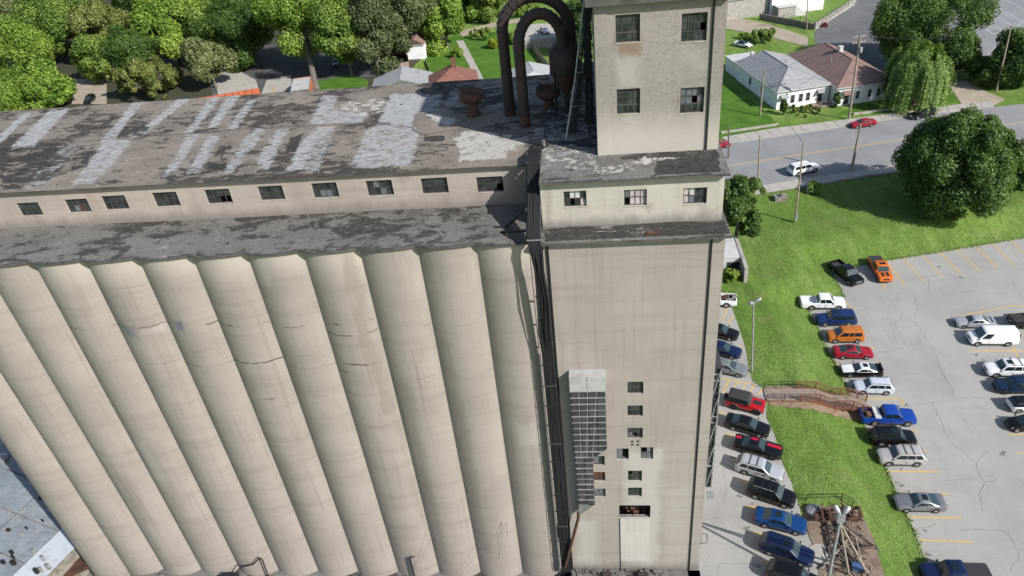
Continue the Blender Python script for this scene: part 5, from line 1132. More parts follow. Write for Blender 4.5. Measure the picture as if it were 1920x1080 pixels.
def post_fence(label, pts, h, gap, mat, name='wire_fence', rails=2):
    t = thing(name, label, 'fence', pts[0])
    for a, b_ in zip(pts, pts[1:]):
        a, b_ = Vector(a), Vector(b_); m = max(1, int((b_-a).length/gap))
        for k in range(m+1): p = a.lerp(b_, k/m); MB().beam(p-Vector((0, 0, .2)), p+Vector((0, 0, h)), .07, .07).build('post', mat, t)
        for j in range(rails): z = Vector((0, 0, h*(1-j*.45))); MB().beam(a+z, b_+z, .045, .045).build('rail', mat, t)
    return t
post_fence('black rail fence on top of the white block wall', [at(1440, 28, GZ+1.4), at(1500, 40, GZ+1.5), at(1527, 52, GZ+1.7), at(1603, 4, GZ+1.8)], 1.3, 2.2, M['black'], rails=3)
stone_wall('low kerb wall in front of the white cottage lawn', at(1352, 251, GZ), at(1460, 235, GZ), .45, .3, M['kerb'], 12, 'kerb_wall')
stone_wall('low kerb wall in front of the brown roofed cottage', at(1600, 216, GZ), at(1690, 204, GZ), .45, .3, M['kerb'], 10, 'kerb_wall')

# ------------------------------------------------------------ poles and lamps
def P2(v):
    q = np.array(v)-CAM; z = q@FW; return 960+FOC*(q@RT)/z, 540-FOC*(q@UP)/z
def pole_pts(bx, by, tx, ty, z=GZ):
    b0 = at(bx, by, z); best = None
    for h in np.arange(1.5, 20, .1):
        t = at(tx, ty, z+h); d = (t.xy-b0.xy).length
        if best is None or d < best[0]: best = (d, t, h)
    return b0, best[1], best[2]
def pole(label, bx, by, tx, ty, z=GZ, r=.16, arms=0, mat='pole', name='utility_pole', cat='utility pole', extra=None):
    b0, t, h = pole_pts(bx, by, tx, ty, z); g = thing(name, label, cat, b0)
    b = MB(); b.tube([b0-Vector((0, 0, .5)), b0.lerp(t, .5), t], [r*1.15, r, r*.75], 9); b.build('shaft', M[mat], g, 60)
    d = Vector((.95, .25, 0)).normalized()
    for k in range(arms):
        c = t-Vector((0, 0, .3+k*1.1)); MB().beam(c-d*1.3+Vector((0, .14, 0)), c+d*1.3+Vector((0, .14, 0)), .12, .14).build('cross_arm', M['pole'], g)
        for s_ in (-1.2, -.6, .6, 1.2): b = MB(); b.tube([c+d*s_+Vector((0, .14, .07)), c+d*s_+Vector((0, .14, .3))], .06, 6); b.build('insulator', M['white_sheet'], g, 60)
    if extra == 'transformer':
        c = t-Vector((-.45, .2, 3.2)); b = MB(); b.lathe(c, [(0, 0), (.32, 0), (.34, .1), (.34, .9), (.28, 1.0), (0, 1.02)], 14); b.build('transformer', M['steelgrey'], g, 40)
    if extra == 'box': c = b0+Vector((0, -.25, 1.1)); MB().box(c.x-.2, c.x+.2, c.y-.12, c.y+.12, c.z-.55, c.z+.55).build('meter_box', M['galv'], g)
    return g, b0, t
pA = pole('tall utility pole with cross arms and a transformer in front of the brown roofed cottage', 1592, 224, 1613, 66, arms=2, extra='transformer', r=.2)
pB = pole('bare leaning utility pole by the driveway at the right edge', 1868, 172, 1895, 54, r=.18)
pC = pole('short bare pole on the near pavement left of the white minivan', 1421, 350, 1425, 254, r=.14)
pD = pole('tall thin pole with a grey meter box standing on the lawn', 1491, 417, 1507, 265, z=GZ-.05, r=.13, extra='box')
pE = pole('brown leaning pole standing in the shade on the near pavement', 1596, 322, 1614, 232, r=.2)
pF = pole('bare grey pole beside the white cottage', 1425, 217, 1433, 130, r=.17)
pG = pole('thin brown pole standing before the warehouse', 1513, 55, 1514, -8, r=.16, arms=1)
pH = pole('dark post rising close to the headhouse corner by the road', 1366, 296, 1366, 233, r=.14, mat='bark')
def cable(label, a, b_, sag=1.2):
    t = thing('overhead_wire', label, 'wire', a, group='overhead wires between the poles'); a, b_ = Vector(a), Vector(b_)
    pts = [a.lerp(b_, k/14)-Vector((0, 0, sag*4*(k/14)*(1-k/14))) for k in range(15)]; m = MB(); m.tube(pts, .022, 5); m.build('wire', M['cable'], t)
for k, dx in enumerate((-1.1, 1.1)): cable(['upper','lower'][k]+' overhead wire from the transformer pole to the leaning pole by the driveway', pA[2]+Vector((dx, .3, 0)), pB[2]+Vector((0, 0, -k*.8)))
for k in range(2): cable(['first','second'][k]+' overhead wire from the transformer pole, counted from the white cottage, to the warehouse pole', pA[2]+Vector((-.6+1.2*k, .3, 0)), pG[2]+Vector((-.6+1.2*k, .1, -.4)))
cable('service wire from the transformer pole down to the white cottage', pA[2]+Vector((-.2, .1, -1.6)), at(1500, 160, GZ+4.5), .5)
cable('service wire from the transformer pole down to the brown roofed cottage', pA[2]+Vector((.3, .1, -1.6)), at(1600, 140, GZ+4.8), .4)
cable('long wire from the bare cottage pole to the transformer pole', pF[2]-Vector((0, 0, .3)), pA[2]-Vector((0, 0, 1.0)), .5)
cable('wire from the thin lawn pole across the road to the bare cottage pole', pD[2]-Vector((0, 0, .2)), pF[2]-Vector((0, 0, .6)), 1.0)
def floodhead(g, c, d):
    d = Vector(d).normalized(); s_ = d.cross(Vector((0, 0, 1))).normalized(); e = c+d*.75
    b = MB(); b.tube([c, c+d*.2, c+d*.62, c+d*.8], [.10, .20, .26, .20], 10); b.build('flood_lamp', M['galv'], g, 50)
    MB().beam(c-d*.05, c+d*.25-Vector((0, 0, .25)), .12, .12).build('bracket', M['steelgrey'], g)
g, b0, t = pole('grey lamp post with twin floodlights at the edge of the upper car park', 1410, 697, 1413, 566, r=.11, mat='steelgrey', name='lamp_post', cat='lamp post')
floodhead(g, t+Vector((0, 0, -.1)), (-.55, -.5, .25)); floodhead(g, t+Vector((.1, 0, 0)), (.8, .25, .35))
bb = at(1548, 1112, GZ); tt = None; bestd = 1e9
for h in np.arange(6, 14, .1):
    q = at(1577, 966, GZ+h); d = (q.xy-bb.xy).length
    if d < bestd: bestd, tt = d, q
g = thing('lamp_post', 'grey floodlight mast braced by two slanting poles over the scrap yard', 'lamp post', bb)
b = MB(); b.tube([bb-Vector((0, 0, .4)), tt], [.16, .11], 10); b.build('shaft', M['steelgrey'], g, 60)
for (x, y) in ((1593, 1076), (1629, 1075)): q = at(x, y, GZ); b = MB(); b.tube([q-Vector((0, 0, .3)), tt-Vector((0, 0, .8))], [.12, .09], 8); b.build('brace_pole', M['pole'], g, 60)
floodhead(g, tt+Vector((-.1, 0, .1)), (-.45, .6, .6)); floodhead(g, tt+Vector((.15, 0, .1)), (.65, .55, .6))
MB().box(tt.x-.3, tt.x+.3, tt.y-.25, tt.y+.25, tt.z-.7, tt.z+.1).build('control_box', M['steelgrey'], g)

# blocks on the lawn
p = at(1463, 374, GZ-.02); blk = thing('concrete_block', 'old concrete block with a rusty pipe on the lawn near the pavement', 'concrete block', p)
MB().box(p.x-1.0, p.x+1.0, p.y-.8, p.y+.8, p.z-.3, p.z+.7).build('block', M['stone'], blk); b = MB(); b.tube([(p.x, p.y+.2, p.z+.7), (p.x, p.y+.2, p.z+1.5)], .1, 8); b.build('pipe', M['rust'], blk); MB().lathe((p.x-.2, p.y-.1, p.z+.7), [(.35, 0), (.35, .12), (.2, .14), (0, .14)], 14).build('manhole', M['mesh_dark'], blk, 40)
p = at(1518, 361, GZ-.02); ub = thing('utility_box', 'grey utility cabinet beside a bush at the top of the lawn', 'utility box', p); MB().box(p.x-.5, p.x+.5, p.y-.35, p.y+.35, p.z-.2, p.z+1.1).build('cabinet', M['galv'], ub); MB().box(p.x-.46, p.x+.46, p.y-.37, p.y-.352, p.z, p.z+1.0).build('door', M['steelgrey'], ub)
# white bulkhead beside the headhouse
wa, wc = at(1362, 512, GZ), at(1401, 530, GZ)
bk = thing('white_bulkhead', 'white painted concrete bulkhead with a dark opening between the headhouse and the lawn', 'bulkhead', (wa.x, wa.y, GZ))
y0 = wc.y; y1 = y0+9; x1 = wc.x
MB().box(x1-.5, x1, y0, y1, GZ-.4, GZ+2.4).build('wall', M['kerb'], bk)
MB().box(12.3, x1-.5, y0+3.2, y1, GZ-.4, GZ+2.3).build('platform', M['white_sheet'], bk)
b = MB(); b.box(x1-2.3, x1-.6, y0+3.1, y0+3.19, GZ, GZ+1.5); b.build('opening', M['interior'], bk)

# ------------------------------------------------------------ wooden footbridge and steps
A = at(1434, 741, GZ); D = at(1628, 766, LZ); u = Vector((D.x-A.x, D.y-A.y, 0)); LEN = u.length; u.normalize(); v = Vector((-u.y, u.x, 0))
br = thing('timber_footbridge', 'brown timber footbridge with stairs linking the upper and lower car parks', 'footbridge', A)
def bp_(s, t_, z): return Vector((A.x, A.y, 0))+u*s+v*t_+Vector((0, 0, z))
W2 = 1.0; f1, f2, f3 = .50*LEN, .66*LEN, .82*LEN
prof = [(0, GZ+.12), (f1, GZ+.12), (f2, GZ-.85), (f3, GZ-.9), (LEN, LZ+.1)]
def zp(s):
    for (a, za), (b_, zb2) in zip(prof, prof[1:]):
        if s <= b_: return za+(zb2-za)*(s-a)/(b_-a)
    return prof[-1][1]
for seg, (s0, s1) in enumerate(((0, f1), (f2, f3))):
    m = int((s1-s0)/.16)
    for k in range(m):
        a_ = s0+(s1-s0)*k/m; z = zp(a_); MB().beam(bp_(a_+.075, -W2, z+random.uniform(-.008, .008)), bp_(a_+.075, W2, z), .145, .04).build('deck_board', M['woodgrey'], br)
for s0, s1 in ((f1, f2), (f3, LEN)):
    m = 6
    for k in range(m):
        a_ = s0+(s1-s0)*(k+.5)/m; z = zp(s0)+(zp(s1)-zp(s0))*(k+1)/(m+.3); MB().beam(bp_(a_, -W2, z), bp_(a_, W2, z), (s1-s0)/m*1.02, .05).build('tread', M['woodgrey'], br)
for sd_ in (-W2-.06, W2+.06):
    for (a, za), (b_, zb2) in zip(prof, prof[1:]):
        MB().beam(bp_(a, sd_, za-.14), bp_(b_, sd_, zb2-.14), .06, .3).build('stringer', M['wood'], br)
    stt = 0 if sd_ < 0 else f1*.42
    np_ = [s for s in (0, f1*.33, f1*.66, f1, f2, (f2+f3)/2, f3, (f3+LEN)/2, LEN) ]
    for s in np_:
        gz = float(height(np.array([bp_(s, sd_, 0).x]), np.array([bp_(s, sd_, 0).y]))[0])
        metal = s < f1*.6
        MB().beam(bp_(s, sd_, min(gz, zp(s))-.2), bp_(s, sd_, zp(s)+1.05), .055 if metal else .1, .055 if metal else .1).build('post', M['black'] if metal else M['wood'], br)
    for (a, za), (b_, zb2) in zip(prof, prof[1:]):
        if a == 0:
            MB().beam(bp_(0, sd_, za+1.05), bp_(f1*.62, sd_, za+1.05), .05, .05).build('handrail', M['black'], br); MB().beam(bp_(0, sd_, za+.55), bp_(f1*.62, sd_, za+.55), .035, .035).build('handrail', M['black'], br); a = f1*.62
            za = zp(a)
        MB().beam(bp_(a, sd_, za+1.05), bp_(b_, sd_, zb2+1.05), .14, .05).build('handrail', M['wood'], br); MB().beam(bp_(a, sd_, za+.2), bp_(b_, sd_, zb2+.2), .05, .08).build('bottom_rail', M['wood'], br)
        m = int((b_-a)/.17); bl_ = MB()
        for k in range(m): s = a+(b_-a)*(k+.5)/m; bl_.beam(bp_(s, sd_, zp(s)+.2), bp_(s, sd_, zp(s)+1.03), .045, .045)
        bl_.build('balusters', M['wood'], br, kind='stuff')
for s in (f1*.3, f1*.75, f2-.2): MB().box(*(lambda p: (p.x-.25, p.x+.25, p.y-.3, p.y+.3, LZ-.1, zp(s)-.3))(bp_(s, -W2-.1, 0))).build('pier', M['wood'], br)
MB().add([tuple(bp_(0, -W2-.14, GZ+.1)), tuple(bp_(f1, -W2-.14, GZ+.1)), tuple(bp_(f2, -W2-.14, GZ-.9)), tuple(bp_(f2, -W2-.14, LZ-.1)), tuple(bp_(f1*.5, -W2-.14, LZ+.6)), tuple(bp_(0, -W2-.14, GZ-.3))], [(0,5,4,3,2,1)]).build('skirt_board', M['wood'], br)
mv = MB(); nm = 22
for k in range(nm+1):
    s = .3+(LEN*.95)*k/nm
    for t_ in np.linspace(W2+.6, -W2-.75-.55*math.sin(math.pi*k/nm)-.15*math.sin(k*1.9), 6):
        p = bp_(s, t_, 0); g_ = float(height(np.array([p.x]), np.array([p.y]))[0]); mv.v.append((p.x, p.y, g_+.06))
mv.f = [(k*6+j, (k+1)*6+j, (k+1)*6+j+1, k*6+j+1) for k in range(nm) for j in range(5)]; mv.f = [f[::-1] for f in mv.f]
tag(mv.build('mulch_bed', M['mulch'], smooth=60), kind='structure')

# ------------------------------------------------------------ scrap yard
so = at(1575, 968, GZ); sc = thing('rusty_machinery', 'heap of red-brown rusted farm machinery at the top of the scrap yard', 'machinery', so)
def hx(x, y, z=.0): return at(*c7(x, y), GZ+z)
for k, (x0, y0, x1, y1) in enumerate([(950,600,1100,560),(960,640,1110,640),(950,600,960,640),(1200,560,1290,545),(1290,545,1310,620),(1200,640,1310,620),(1230,570,1260,650),(1000,570,1010,640),(1060,560,1070,640)]):
    z = .5+.3*(k % 3); MB().beam(hx(x0, y0, z), hx(x1, y1, z+.15), .22, .25).build('beam', M['rust'], sc)
for k in range(26):
    p = hx(random.uniform(950, 1300), random.uniform(550, 650), random.uniform(.1, 1.0)); q = p+Vector((random.uniform(-1, 1), random.uniform(-1, 1), random.uniform(-.3, .5)))*.9
    MB().beam(p, q, random.uniform(.06, .3), random.uniform(.05, .2)).build('bar', M['rust'] if k % 3 else M['rustdark'], sc)
for x, y in ((1040, 570), (1080, 610), (1250, 620)):
    c = hx(x, y, .6); b = MB(); b.tube([c+Vector((.55*math.cos(a), .18*math.sin(a*2), .55*math.sin(a))) for a in np.linspace(0, 2*math.pi, 15)], .07, 6); b.build('wheel_ring', M['rust'], sc, 60)
tk = thing('steel_tank', 'pale grey dented tank lid lying beside the rusty machinery', 'tank', hx(940, 580)); p = hx(940, 582, .0)
b = MB(); b.lathe(p, [(.75, .0), (.8, .3), (.6, .5), (.2, .6), (0, .6)], 16); b.build('shell', M['galv'], tk, 40)
pts = [((1035,660),(1060,870)),((1110,640),(1170,860)),((1170,860),(1040,880)),((1300,860),(1430,850)),((1180,880),(1300,1040)),((1060,870),(1110,960))]
pg = thing('rusty_pipe_scrap', 'scattered rusty pipes and bars lying on the scrap yard dirt', 'scrap', hx(1200, 850))
for (p, q) in pts: b = MB(); b.tube([hx(*p, .25), hx((p[0]+q[0])/2+12, (p[1]+q[1])/2, .35), hx(*q, .2)], .14, 7); b.build('pipe', M['rustdark'], pg, 60)
for k in range(75):
    x, y = random.uniform(1010, 1400), random.uniform(660, 1070)
    if x > 1300+(y-660)*.25: continue
    p = hx(x, y, random.uniform(.05, .3)); q = p+Vector((random.uniform(-1, 1), random.uniform(-1, 1), random.uniform(-.1, .2)))*random.uniform(.2, .8)
    MB().beam(p, q, random.uniform(.04, .14), random.uniform(.03, .09)).build('bar', random.choice([M['rust'], M['rustdark'], M['bark'], M['pole'], M['bark']]), pg)
for k in range(9):
    p = hx(random.uniform(1080, 1380), random.uniform(680, 1060), .3); a = random.uniform(.6, 2.6); L_ = random.uniform(1.2, 2.8); d_ = Vector((math.cos(a), math.sin(a), random.uniform(-.05, .1)))*L_
    b = MB(); b.tube([p-d_, p+d_], .07, 6); b.build('pole', M['pole'] if k % 2 else M['bark'], pg, 60)
p = hx(1235, 1005, .2); bt = thing('blue_barrel', 'blue plastic tub lying at the bottom of the scrap yard', 'barrel', p); M['blueplastic'] = plain('blue_plastic', (.05, .10, .22), .5)
b = MB(); b.tube([p, p+Vector((.9, -.2, .1))], .45, 14); b.build('tub', M['blueplastic'], bt, 40)
p = hx(990, 910, 0); mh_ = thing('concrete_pad', 'round pale gravel pad beside the dark blue wagon', 'concrete pad', p); MB().lathe(p, [(1.1, -.1), (1.1, .06), (.8, .09), (0, .09)], 20).build('pad', M['slab'], mh_, 40)
post_fence('thin black wire fence at the top of the scrap yard', [at(*c7(875, 500), GZ-.1), at(*c7(1150, 490), GZ-.2), at(*c7(1235, 540), GZ-.2)], 1.0, 3.4, M['black'])

# ------------------------------------------------------------ vehicles
def paint(name, col, metal=.0, rough=.32):
    n = NT(name); n.done(n.mix(n.ramp(n.noise(n.co(), 1.4, 4), .35, .75, 0, .3), col, tuple(c*.85 for c in col)), n.ramp(n.noise(n.co(), 3, 4), .3, .7, rough-.06, rough+.08), metal)
    n.b.inputs['Coat Weight'].default_value = .5; n.b.inputs['Coat Roughness'].default_value = .03; n.b.inputs['Specular IOR Level'].default_value = .3; return n.m
PC = {'black': paint('paint_black', (.004, .004, .0045)), 'white': paint('paint_white', (.70, .71, .72)), 'orange': paint('paint_orange', (.55, .13, .012)), 'burnt': paint('paint_burnt_orange', (.42, .13, .02)),
      'blue': paint('paint_blue', (.006, .045, .27)), 'navy': paint('paint_navy', (.005, .013, .05)), 'red': paint('paint_red', (.27, .008, .02)), 'jeepred': paint('paint_scarlet', (.38, .008, .012)), 'silver': paint('paint_silver', (.46, .48, .50), .35), 'ice': paint('paint_ice', (.56, .61, .67), .2),
      'champagne': paint('paint_champagne', (.47, .46, .43), .3), 'grey': paint('paint_grey', (.20, .21, .225), .35), 'sage': paint('paint_sage', (.20, .225, .225), .35), 'midblue': paint('paint_mid_blue', (.004, .035, .13)), 'slate': paint('paint_slate', (.008, .022, .05))}
PC['oldblue'] = paint('paint_old_blue', (.006, .025, .10), 0, .42)
gl = NT('car_windscreen'); M['screen'] = gl.done((.030, .052, .058), .03, 0, .6)  # teal reflection put into the base colour, paler than on the side glass
gl = NT('car_glass'); M['glass'] = gl.done((.010, .018, .021), .03, 0, .5)  # side glass, a darker teal reflection in the base colour
M['tyre'] = plain('tyre_rubber', (.018, .018, .018), .85); M['rim'] = plain('alloy_rim', (.50, .50, .51), .35, .7); M['rimdark'] = plain('dark_rim', (.05, .05, .05), .4, .5)
M['trim'] = plain('black_trim', (.02, .02, .021), .6); M['lamp'] = plain('lamp_lens', (.62, .64, .66), .12, 0, .6); M['tail'] = plain('tail_lens', (.35, .008, .012), .2); M['plate'] = plain('number_plate', (.55, .55, .55), .5); M['chrome'] = plain('chrome', (.55, .56, .57), .18, .9)
M['stripe'] = paint('stripe_red', (.38, .008, .02)); M['bedliner'] = plain('bed_liner', (.035, .035, .036), .9); M['softtop'] = plain('black_soft_top', (.028, .028, .03), .9)
_wm = {}
def wheel_meshes(r, w_, dark):
    k = (r, w_, dark)
    if k not in _wm:
        b = MB(); prof = [(r*.62, -w_/2), (r*.93, -w_/2), (r, -w_*.32), (r, w_*.32), (r*.93, w_/2), (r*.62, w_/2)]; n = 22
        for rr, yy in prof:
            for q in range(n): a = 2*math.pi*q/n; b.v.append((rr*math.cos(a), yy, rr*math.sin(a)))
        for i in range(5):
            for q in range(n): q2 = (q+1) % n; b.f.append((i*n+q, (i+1)*n+q, (i+1)*n+q2, i*n+q2))
        tm = b.mesh('tyre', 40); tm.materials.append(M['tyre'])
        b = MB(); n = 20
        for sgn in (1, -1):
            base = len(b.v); yb = sgn*w_*.30
            for q in range(n): a = 2*math.pi*q/n; b.v.append((r*.63*math.cos(a), yb, r*.63*math.sin(a)))
            b.f.append(tuple(base+q for q in (range(n) if sgn < 0 else reversed(range(n)))))
            for s_ in range(5):
                a = 2*math.pi*s_/5; d = Vector((math.cos(a), 0, math.sin(a))); b.beam(Vector((0, sgn*w_*.42, 0)), d*r*.6+Vector((0, sgn*w_*.40, 0)), r*.2, .03, up=(0, 1, 0))
        rm = b.mesh('rim'); rm.materials.append(M['rimdark'] if dark else M['rim'])
        _wm[k] = (tm, rm)
    return _wm[k]
def lerpt(tab, t):
    for (a, x), (b_, y) in zip(tab, tab[1:]):
        if t <= b_: return x+(y-x)*(t-a)/(b_-a) if b_ > a else y
    return tab[-1][1]
TYPES = {   # L, W, H, top profile (t from front, z), cabin (base front, roof front, roof rear, base rear), wheel radius, axle positions, side window splits
 'sedan': dict(L=4.8, W=1.84, H=1.45, top=[(0,.60),(.015,.72),(.06,.80),(.28,.96),(.80,1.0),(.86,1.03),(.97,1.03),(1,.86)], cab=(.275,.435,.685,.845), r=.33, ax=(.19,.78), win=[(.0,.47),(.50,.86)]),
 'coupe': dict(L=4.7, W=1.83, H=1.38, top=[(0,.58),(.015,.70),(.06,.78),(.30,.93),(.80,.98),(.88,1.02),(.97,1.01),(1,.84)], cab=(.30,.455,.655,.86), r=.33, ax=(.19,.78), win=[(.0,.58),(.62,.86)]),
 'muscle': dict(L=5.0, W=1.92, H=1.42, top=[(0,.66),(.01,.80),(.06,.88),(.33,1.0),(.80,1.02),(.88,1.06),(.98,1.05),(1,.88)], cab=(.345,.49,.68,.83), r=.36, ax=(.18,.77), win=[(.0,.60),(.64,.84)]),
 'suv': dict(L=4.65, W=1.86, H=1.70, top=[(0,.70),(.012,.86),(.06,.96),(.26,1.07),(.6,1.08),(.99,1.10),(1,.9)], cab=(.255,.385,.90,.99), r=.37, ax=(.19,.79), win=[(.0,.36),(.38,.66),(.69,.93)]),
 'bigsuv': dict(L=4.95, W=1.90, H=1.80, top=[(0,.74),(.012,.92),(.06,1.0),(.27,1.12),(.6,1.13),(.99,1.14),(1,.95)], cab=(.265,.37,.93,.99), r=.38, ax=(.19,.79), win=[(.0,.34),(.36,.62),(.65,.95)]),
 'boxy': dict(L=4.35, W=1.82, H=1.80, top=[(0,.74),(.012,.92),(.06,1.0),(.22,1.08),(.99,1.10),(1,.92)], cab=(.20,.36,.95,.99), r=.35, ax=(.18,.80), win=[(.02,.36),(.40,.58),(.61,.95)]),
 'wagon': dict(L=4.8, W=1.83, H=1.62, top=[(0,.64),(.012,.80),(.06,.87),(.27,1.0),(.6,1.02),(.99,1.05),(1,.88)], cab=(.265,.40,.89,.985), r=.35, ax=(.19,.78), win=[(.0,.34),(.36,.64),(.67,.93)]),
 'hatch': dict(L=3.75, W=1.70, H=1.42, top=[(0,.62),(.015,.76),(.06,.84),(.24,.94),(.6,.97),(.985,.99),(1,.85)], cab=(.22,.38,.88,.985), r=.32, ax=(.18,.80), win=[(.0,.52),(.56,.92)]),
 'beetle': dict(L=4.1, W=1.74, H=1.48, top=[(0,.55),(.02,.68),(.08,.80),(.26,.95),(.7,.97),(.9,.92),(.98,.78),(1,.62)], cab=(.23,.41,.64,.90), r=.33, ax=(.19,.79), win=[(.0,.58),(.62,.86)]),
 'pickup': dict(L=5.8, W=1.98, H=1.86, top=[(0,.80),(.01,1.0),(.05,1.07),(.25,1.14),(.6,1.16),(.99,1.16),(1,1.0)], cab=(.245,.345,.595,.625), r=.40, ax=(.165,.765), win=[(.0,.52),(.56,.96)], bed=(.64,.975)),
 'van': dict(L=5.5, W=2.0, H=2.08, top=[(0,.78),(.012,1.0),(.04,1.06),(.16,1.18),(.5,1.2),(.99,1.2),(1,1.0)], cab=(.14,.27,.965,.99), r=.37, ax=(.15,.78), win=[(.02,.25)]),
 'jeep': dict(L=4.2, W=1.85, H=1.85, top=[(0,.92),(.01,1.05),(.32,1.12),(.6,1.10),(.99,1.10),(1,.95)], cab=(.345,.40,.955,.985), r=.41, ax=(.15,.76), win=[(.02,.36),(.40,.66),(.70,.95)]),
}
def vehicle(label, kind, px, py, rz, col, cat='car', z=GZ, name=None, group=None, roof=None, opts=(), scale=1.0, frame=None):
    T = TYPES[kind]; L, W, H = T['L'], T['W'], T['H']; w2 = W/2; rr = T['r']; mat = PC[col]
    p = at(px, py, z+H*.42)
    t = thing(name or {'pickup': 'pickup_truck', 'van': 'cargo_van', 'jeep': 'off_road_car'}.get(kind, 'parked_car'), label, cat, (p.x, p.y, z), R(rz), group)
    if scale != 1: t.scale = (scale,)*3
    X = lambda f: L/2-f*L
    wt_ = [(0,.74),(.012,.86),(.04,.94),(.10,.985),(.2,1),(.85,1),(.93,.98),(.975,.94),(.992,.88),(1,.80)]
    if kind in ('pickup', 'van', 'jeep', 'boxy', 'bigsuv'): wt_ = [(0,.86),(.012,.93),(.04,.97),(.10,1),(.9,1),(.975,.985),(.992,.95),(1,.90)]
    if kind == 'beetle': wt_ = [(0,.5),(.03,.75),(.1,.92),(.2,1),(.8,1),(.9,.92),(.97,.75),(1,.55)]
    ts = sorted(set([0, .006, .012, .02, .04, .06, .08, 1, .992, .98, .96] + list(np.linspace(.1, .94, 34)) + ([b_+e for b_ in T['bed'] for e in (-.002, .002)] if 'bed' in T else [])))
    b = MB(); ra = rr+.075
    zlow = .24 if kind not in ('pickup', 'jeep', 'bigsuv', 'van') else .34
    rows = []
    for f in ts:
        x = X(f); w_ = w2*lerpt(wt_, f); zt = lerpt(T['top'], f); zb = zlow+(.12 if f < .03 or f > .97 else 0)
        for a in T['ax']:
            dx = x-X(a)
            if abs(dx) < ra: zb = max(zb, min(zt-.13, rr+math.sqrt(ra*ra-dx*dx)))
        zm2 = max(.48, zb+.02); zm = max(zt*.70, zm2+.03)
        zm = min(zm, zt-.08); zm2 = min(zm2, zm-.015)
        cr = .035
        if 'bed' in T and T['bed'][0] < f < T['bed'][1]: s_ = [(0, .80), (.84*w_, .80), (.845*w_, zt), (.965*w_, zt-.015)]
        else: s_ = [(0, zt+cr), (.5*w_, zt+cr*.75), (.82*w_, zt+.003), (.955*w_, zt-.05)]
        s_ += [(w_, zm), (w_*1.0, (zm+zm2)/2), (.985*w_, zm2), (.945*w_, zb), (.6*w_, zb)]
        rows.append([(x, y, zz_) for y, zz_ in s_]+[(x, -y, zz_) for y, zz_ in reversed(s_[1:])])
    m = len(rows[0])
    for r_ in rows: b.v += r_
    for i in range(len(rows)-1):
        for k in range(m-1): b.f.append((i*m+k, i*m+k+1, (i+1)*m+k+1, (i+1)*m+k))
        b.f.append((i*m+m-1, i*m, (i+1)*m, (i+1)*m+m-1))
    b.f.append(tuple(reversed(range(m)))); b.f.append(tuple((len(rows)-1)*m+k for k in range(m)))
    b.build('body', mat, t, 38, world=False)
    # cabin
    cb_ = T['cab']; zbf, zbr = lerpt(T['top'], cb_[0])-.02, lerpt(T['top'], cb_[3])-.02; zt = H-.07
    wb, wr = w2*.925, w2*(.72 if kind in ('sedan', 'coupe', 'muscle', 'beetle') else .80)
    if kind in ('van', 'jeep'): wb, wr = w2*.965, w2*.87
    def ring(x0, x1, wd, z0, z1, rc):
        pts = []
        for cx, cy_, a0 in ((x1-rc, wd-rc, 0), (x0+rc, wd-rc, 90), (x0+rc, -wd+rc, 180), (x1-rc, -wd+rc, 270)):
            for q in range(4): a = R(a0+q*30); px_ = cx+rc*math.cos(a); py_ = cy_+rc*math.sin(a); pts.append((px_, py_, z1+(z0-z1)*(px_-x0)/(x1-x0)))
        return pts
    xf0, xf1, xr1, xr0 = X(cb_[0]), X(cb_[1]), X(cb_[2]), X(cb_[3])
    rg = [ring(xr0, xf0, wb, zbf, zbr, .16), ring(xr1, xf1, wr, zt, zt, .16), ring(xr1+.10, xf1-.10, wr-.09, H-.015, H-.015, .16), ring(xr1+.32, xf1-.32, wr-.30, H+.012, H+.012, .12)]
    b = MB(); n = 16
    for r_ in rg: b.v += r_
    for i in range(3):
        for k in range(n): k2 = (k+1) % n; b.f.append((i*n+k, i*n+k2, (i+1)*n+k2, (i+1)*n+k))
    b.f.append(tuple(3*n+k for k in range(n)))
    cab = b.build('cabin', PC.get(roof, M.get(roof)) if roof else mat, t, 38, world=False)
    def slab(nm, q, mt, lift=.014, par=t):
        q = [Vector(p_) for p_ in q]; nn = (q[1]-q[0]).cross(q[3]-q[0]).normalized()
        if nn.z < -.05 or (abs(nn.z) <= .25 and nn.dot(sum(q, Vector())/4-Vector((0, 0, H*.5))) < 0): nn = -nn; q = q[::-1]
        o = [p_+nn*lift for p_ in q]; c = [p_-nn*.03 for p_ in q]
        return MB().add(o+c, [(0,1,2,3),(7,6,5,4),(0,4,5,1),(1,5,6,2),(2,6,7,3),(3,7,4,0)]).build(nm, mt, par, world=False)
    def front_pt(y, f, e0=.10, e1=.10): # windscreen plane
        return None
    fl = .08
    def wpane(xb, zb, xt, ztp, nm):
        a0, a1 = .07, .93; lo = Vector((xb+(xt-xb)*a0, 0, zb+(ztp-zb)*a0)); hi = Vector((xb+(xt-xb)*a1, 0, zb+(ztp-zb)*a1)); wl, wh_ = wb-.12, wr-.10
        slab(nm, [lo+Vector((0, wl, 0)), lo-Vector((0, wl, 0)), hi-Vector((0, wh_, 0)), hi+Vector((0, wh_, 0))], M['screen'])
    wpane(xf0, zbf, xf1, zt, 'windscreen')
    if kind != 'van': wpane(xr0, zbr, xr1, zt, 'rear_window')
